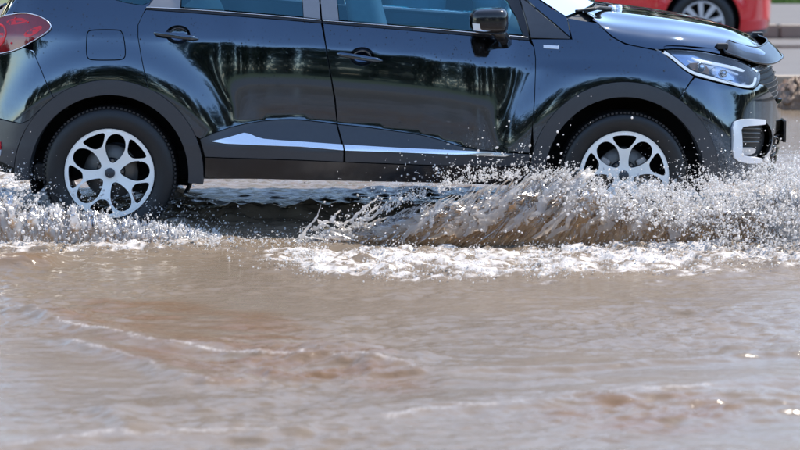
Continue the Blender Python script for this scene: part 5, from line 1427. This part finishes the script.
def rear_splash():
    ns, nv = 420, 60
    x0, x1 = X_(-90, -0.1), X_(235, -0.1)
    s = np.linspace(x0, x1, ns); ph = np.linspace(0, math.pi, nv)
    Sg, Pg = np.meshgrid(s, ph, indexing='ij'); stp = (x1 - x0) / ns
    A1 = fnoise(ns, nv, stp, 0.035, 0.6, 71, 0.3); A2 = fnoise(ns, nv, stp, 0.09, 0.6, 72, 0.5); A3 = fnoise(ns, nv, stp, 0.018, 0.6, 73, 0.6)
    H = np.maximum(np.interp(s, RXc, RZc) - WZ, 0.004) * 0.72 * (1 + 0.14 * n1(s, 0.05, 21) + 0.1 * n1(s, 0.02, 22)) * (1 - sst(s, X_(190, -0.1), x1)) * sst(s, x0, x0 + 0.1)
    zz = np.sin(Pg) ** 0.9
    y = -0.42 - (0.07 + 0.30 * H)[:, None] * np.cos(Pg) + 0.015 * A2 * zz + 0.008 * A1 * zz
    z = WZ - 0.03 + (H[:, None] + 0.03) * zz + (0.010 * A1 + 0.006 * A3 + 0.012 * A2) * zz
    x = Sg - 0.25 * (z - WZ) + 0.01 * A2
    y = np.minimum(y, -0.012)
    fo = sst(0.5 * A1 + 0.5 * A3 + 0.4 * A2 + 1.1 * zz + 0.15, -0.3, 1.1)
    F = grid_faces(ns, nv)
    hv = (0.5 * A1 + 0.6 * A3 + 0.4 * A2).ravel()[F].mean(1) > np.interp(zz.ravel()[F].mean(1), [0, 0.6, 0.85, 1.0], [9, 1.9, 0.9, 0.4])
    o = link('rear_splash', mesh_np('rear_splash', np.stack([x, y, z], -1).reshape(-1, 3), F[~hv][:, ::-1], True, attrs={'foam': fo.ravel()}), M['wave'])
    tag(o, 'low white splash churned up around the black car rear wheel', 'splash', kind='stuff')
    C, Rr = [], []
    n = 16000
    xx = np.concatenate([rng.uniform(x0, X_(225, -0.1), n // 2), rng.uniform(x0, X_(60, -0.1), n - n // 2)]); top = np.interp(xx, RXc, RZc) - WZ
    C.append(np.stack([xx, -rng.normal(0.45, 0.12, n).clip(0.05, 0.9), WZ + top * rng.beta(1.2, 1.4, n) * 1.15], -1)); Rr.append(radii(n, 0.0021, 0.60))
    n = 1400
    xx = rng.uniform(x0, X_(260, -0.1), n)
    C.append(np.stack([xx, -rng.uniform(0.02, 0.3, n), np.interp(xx, RXc, RZc) + rng.exponential(0.035, n)], -1)); Rr.append(radii(n, 0.0019, 0.4))
    # a few drops in the gap behind, under the sills
    n = 190
    C.append(np.stack([rng.uniform(X_(200), X_(360), n), rng.uniform(-0.2, 0.3, n), WZ + rng.exponential(0.06, n)], -1)); Rr.append(radii(n, 0.0020, 0.4))
    c_, r_ = clump(np.concatenate(C), np.concatenate(Rr))
    V, F = drops_arrays(c_, r_)
    o = link('rear_spray', mesh_np('rear_spray', V, F, True, attrs={'foam': np.repeat(1.0, len(V))}), M['drops'])
    tag(o, 'fine white droplets thrown up around the black car rear wheel', 'spray', kind='stuff')
rear_splash()
def foam_grains():
    n = 15000
    px = np.concatenate([rng.triangular(215, 330, 900, n // 2), rng.uniform(290, 900, n - n // 2)])
    yU = np.interp(px, [150, 230, 300, 400, 600, 700, 800, 950], [262, 257, 251, 248, 246, 238, 228, 220])
    yL = np.interp(px, [190, 220, 250, 300, 420, 560, 700, 800, 950], [258, 266, 272, 279, 283, 280, 277, 270, 266])
    py = yU + (yL - yU) * rng.beta(1.5, 1.8, n) * 1.08 + rng.normal(0, 1.2, n)
    keep = rng.random(n) < (0.5 + 0.5 * np.tanh(n1(px / 190.0, 0.11, 31) + 0.8 * n1(py / 60 + px / 400, 0.05, 32)))
    px, py = px[keep], py[keep]
    g = np.array([on_ground(a, b) for a, b in zip(px, py)])
    g[:, 2] = WZ + 0.012 + rng.exponential(0.014, len(g))
    m2 = 2500
    px = rng.uniform(-60, 330, m2); py = rng.normal(244, 4.5, m2)
    g2 = np.array([on_ground(a, b) for a, b in zip(px, py)]); g2[:, 2] = WZ + 0.006 + rng.exponential(0.012, m2)
    m3 = 2500
    px = rng.uniform(-60, 70, m3); py = rng.uniform(172, 236, m3)
    g3 = np.array([on_ground(a, b) for a, b in zip(px, py)]); g3[:, 2] = WZ + rng.exponential(0.03, m3)
    c = np.concatenate([g, g2, g3])
    V, F = drops_arrays(c, radii(len(c), 0.0021, 0.55), 0.3)
    o = link('foam', mesh_np('foam', V, F, True, attrs={'foam': np.repeat(1.0, len(V))}), M['drops'])
    tag(o, 'bubbly white foam and drops strewn over the brown water', 'foam', kind='stuff')
foam_grains()
def far_churn():
    ns, nv = 160, 50
    s = np.linspace(2.75, 5.6, ns); ph = np.linspace(0, math.pi, nv)
    Sg, Pg = np.meshgrid(s, ph, indexing='ij'); stp = 2.85 / ns
    B1 = fnoise(ns, nv, stp, 0.16, 0.6, 81, 0.6); B2 = fnoise(ns, nv, stp, 0.06, 0.6, 82, 0.8)
    H = (0.17 + 0.03 * n1(s, 0.2, 41)) * sst(s, 2.75, 2.95) * (1 - sst(s, 5.0, 5.6))
    zz = np.sin(Pg)
    z = WZ - 0.03 + (H[:, None] + 0.03) * zz + (0.016 * B1 + 0.012 * B2) * zz
    y = 6.55 - 0.22 * np.cos(Pg) + 0.03 * B1 * zz
    fo = sst(0.6 * B2 + 0.5 * B1, 0.9, 1.9)
    o = link('far_wave', mesh_np('far_wave', np.stack([Sg, y, z], -1).reshape(-1, 3), grid_faces(ns, nv)[:, ::-1], True, attrs={'foam': fo.ravel()}), M['mudsplash'])
    tag(o, 'lumpy dark brown wave on the water in front of the median kerb', 'wave', kind='stuff')
far_churn()
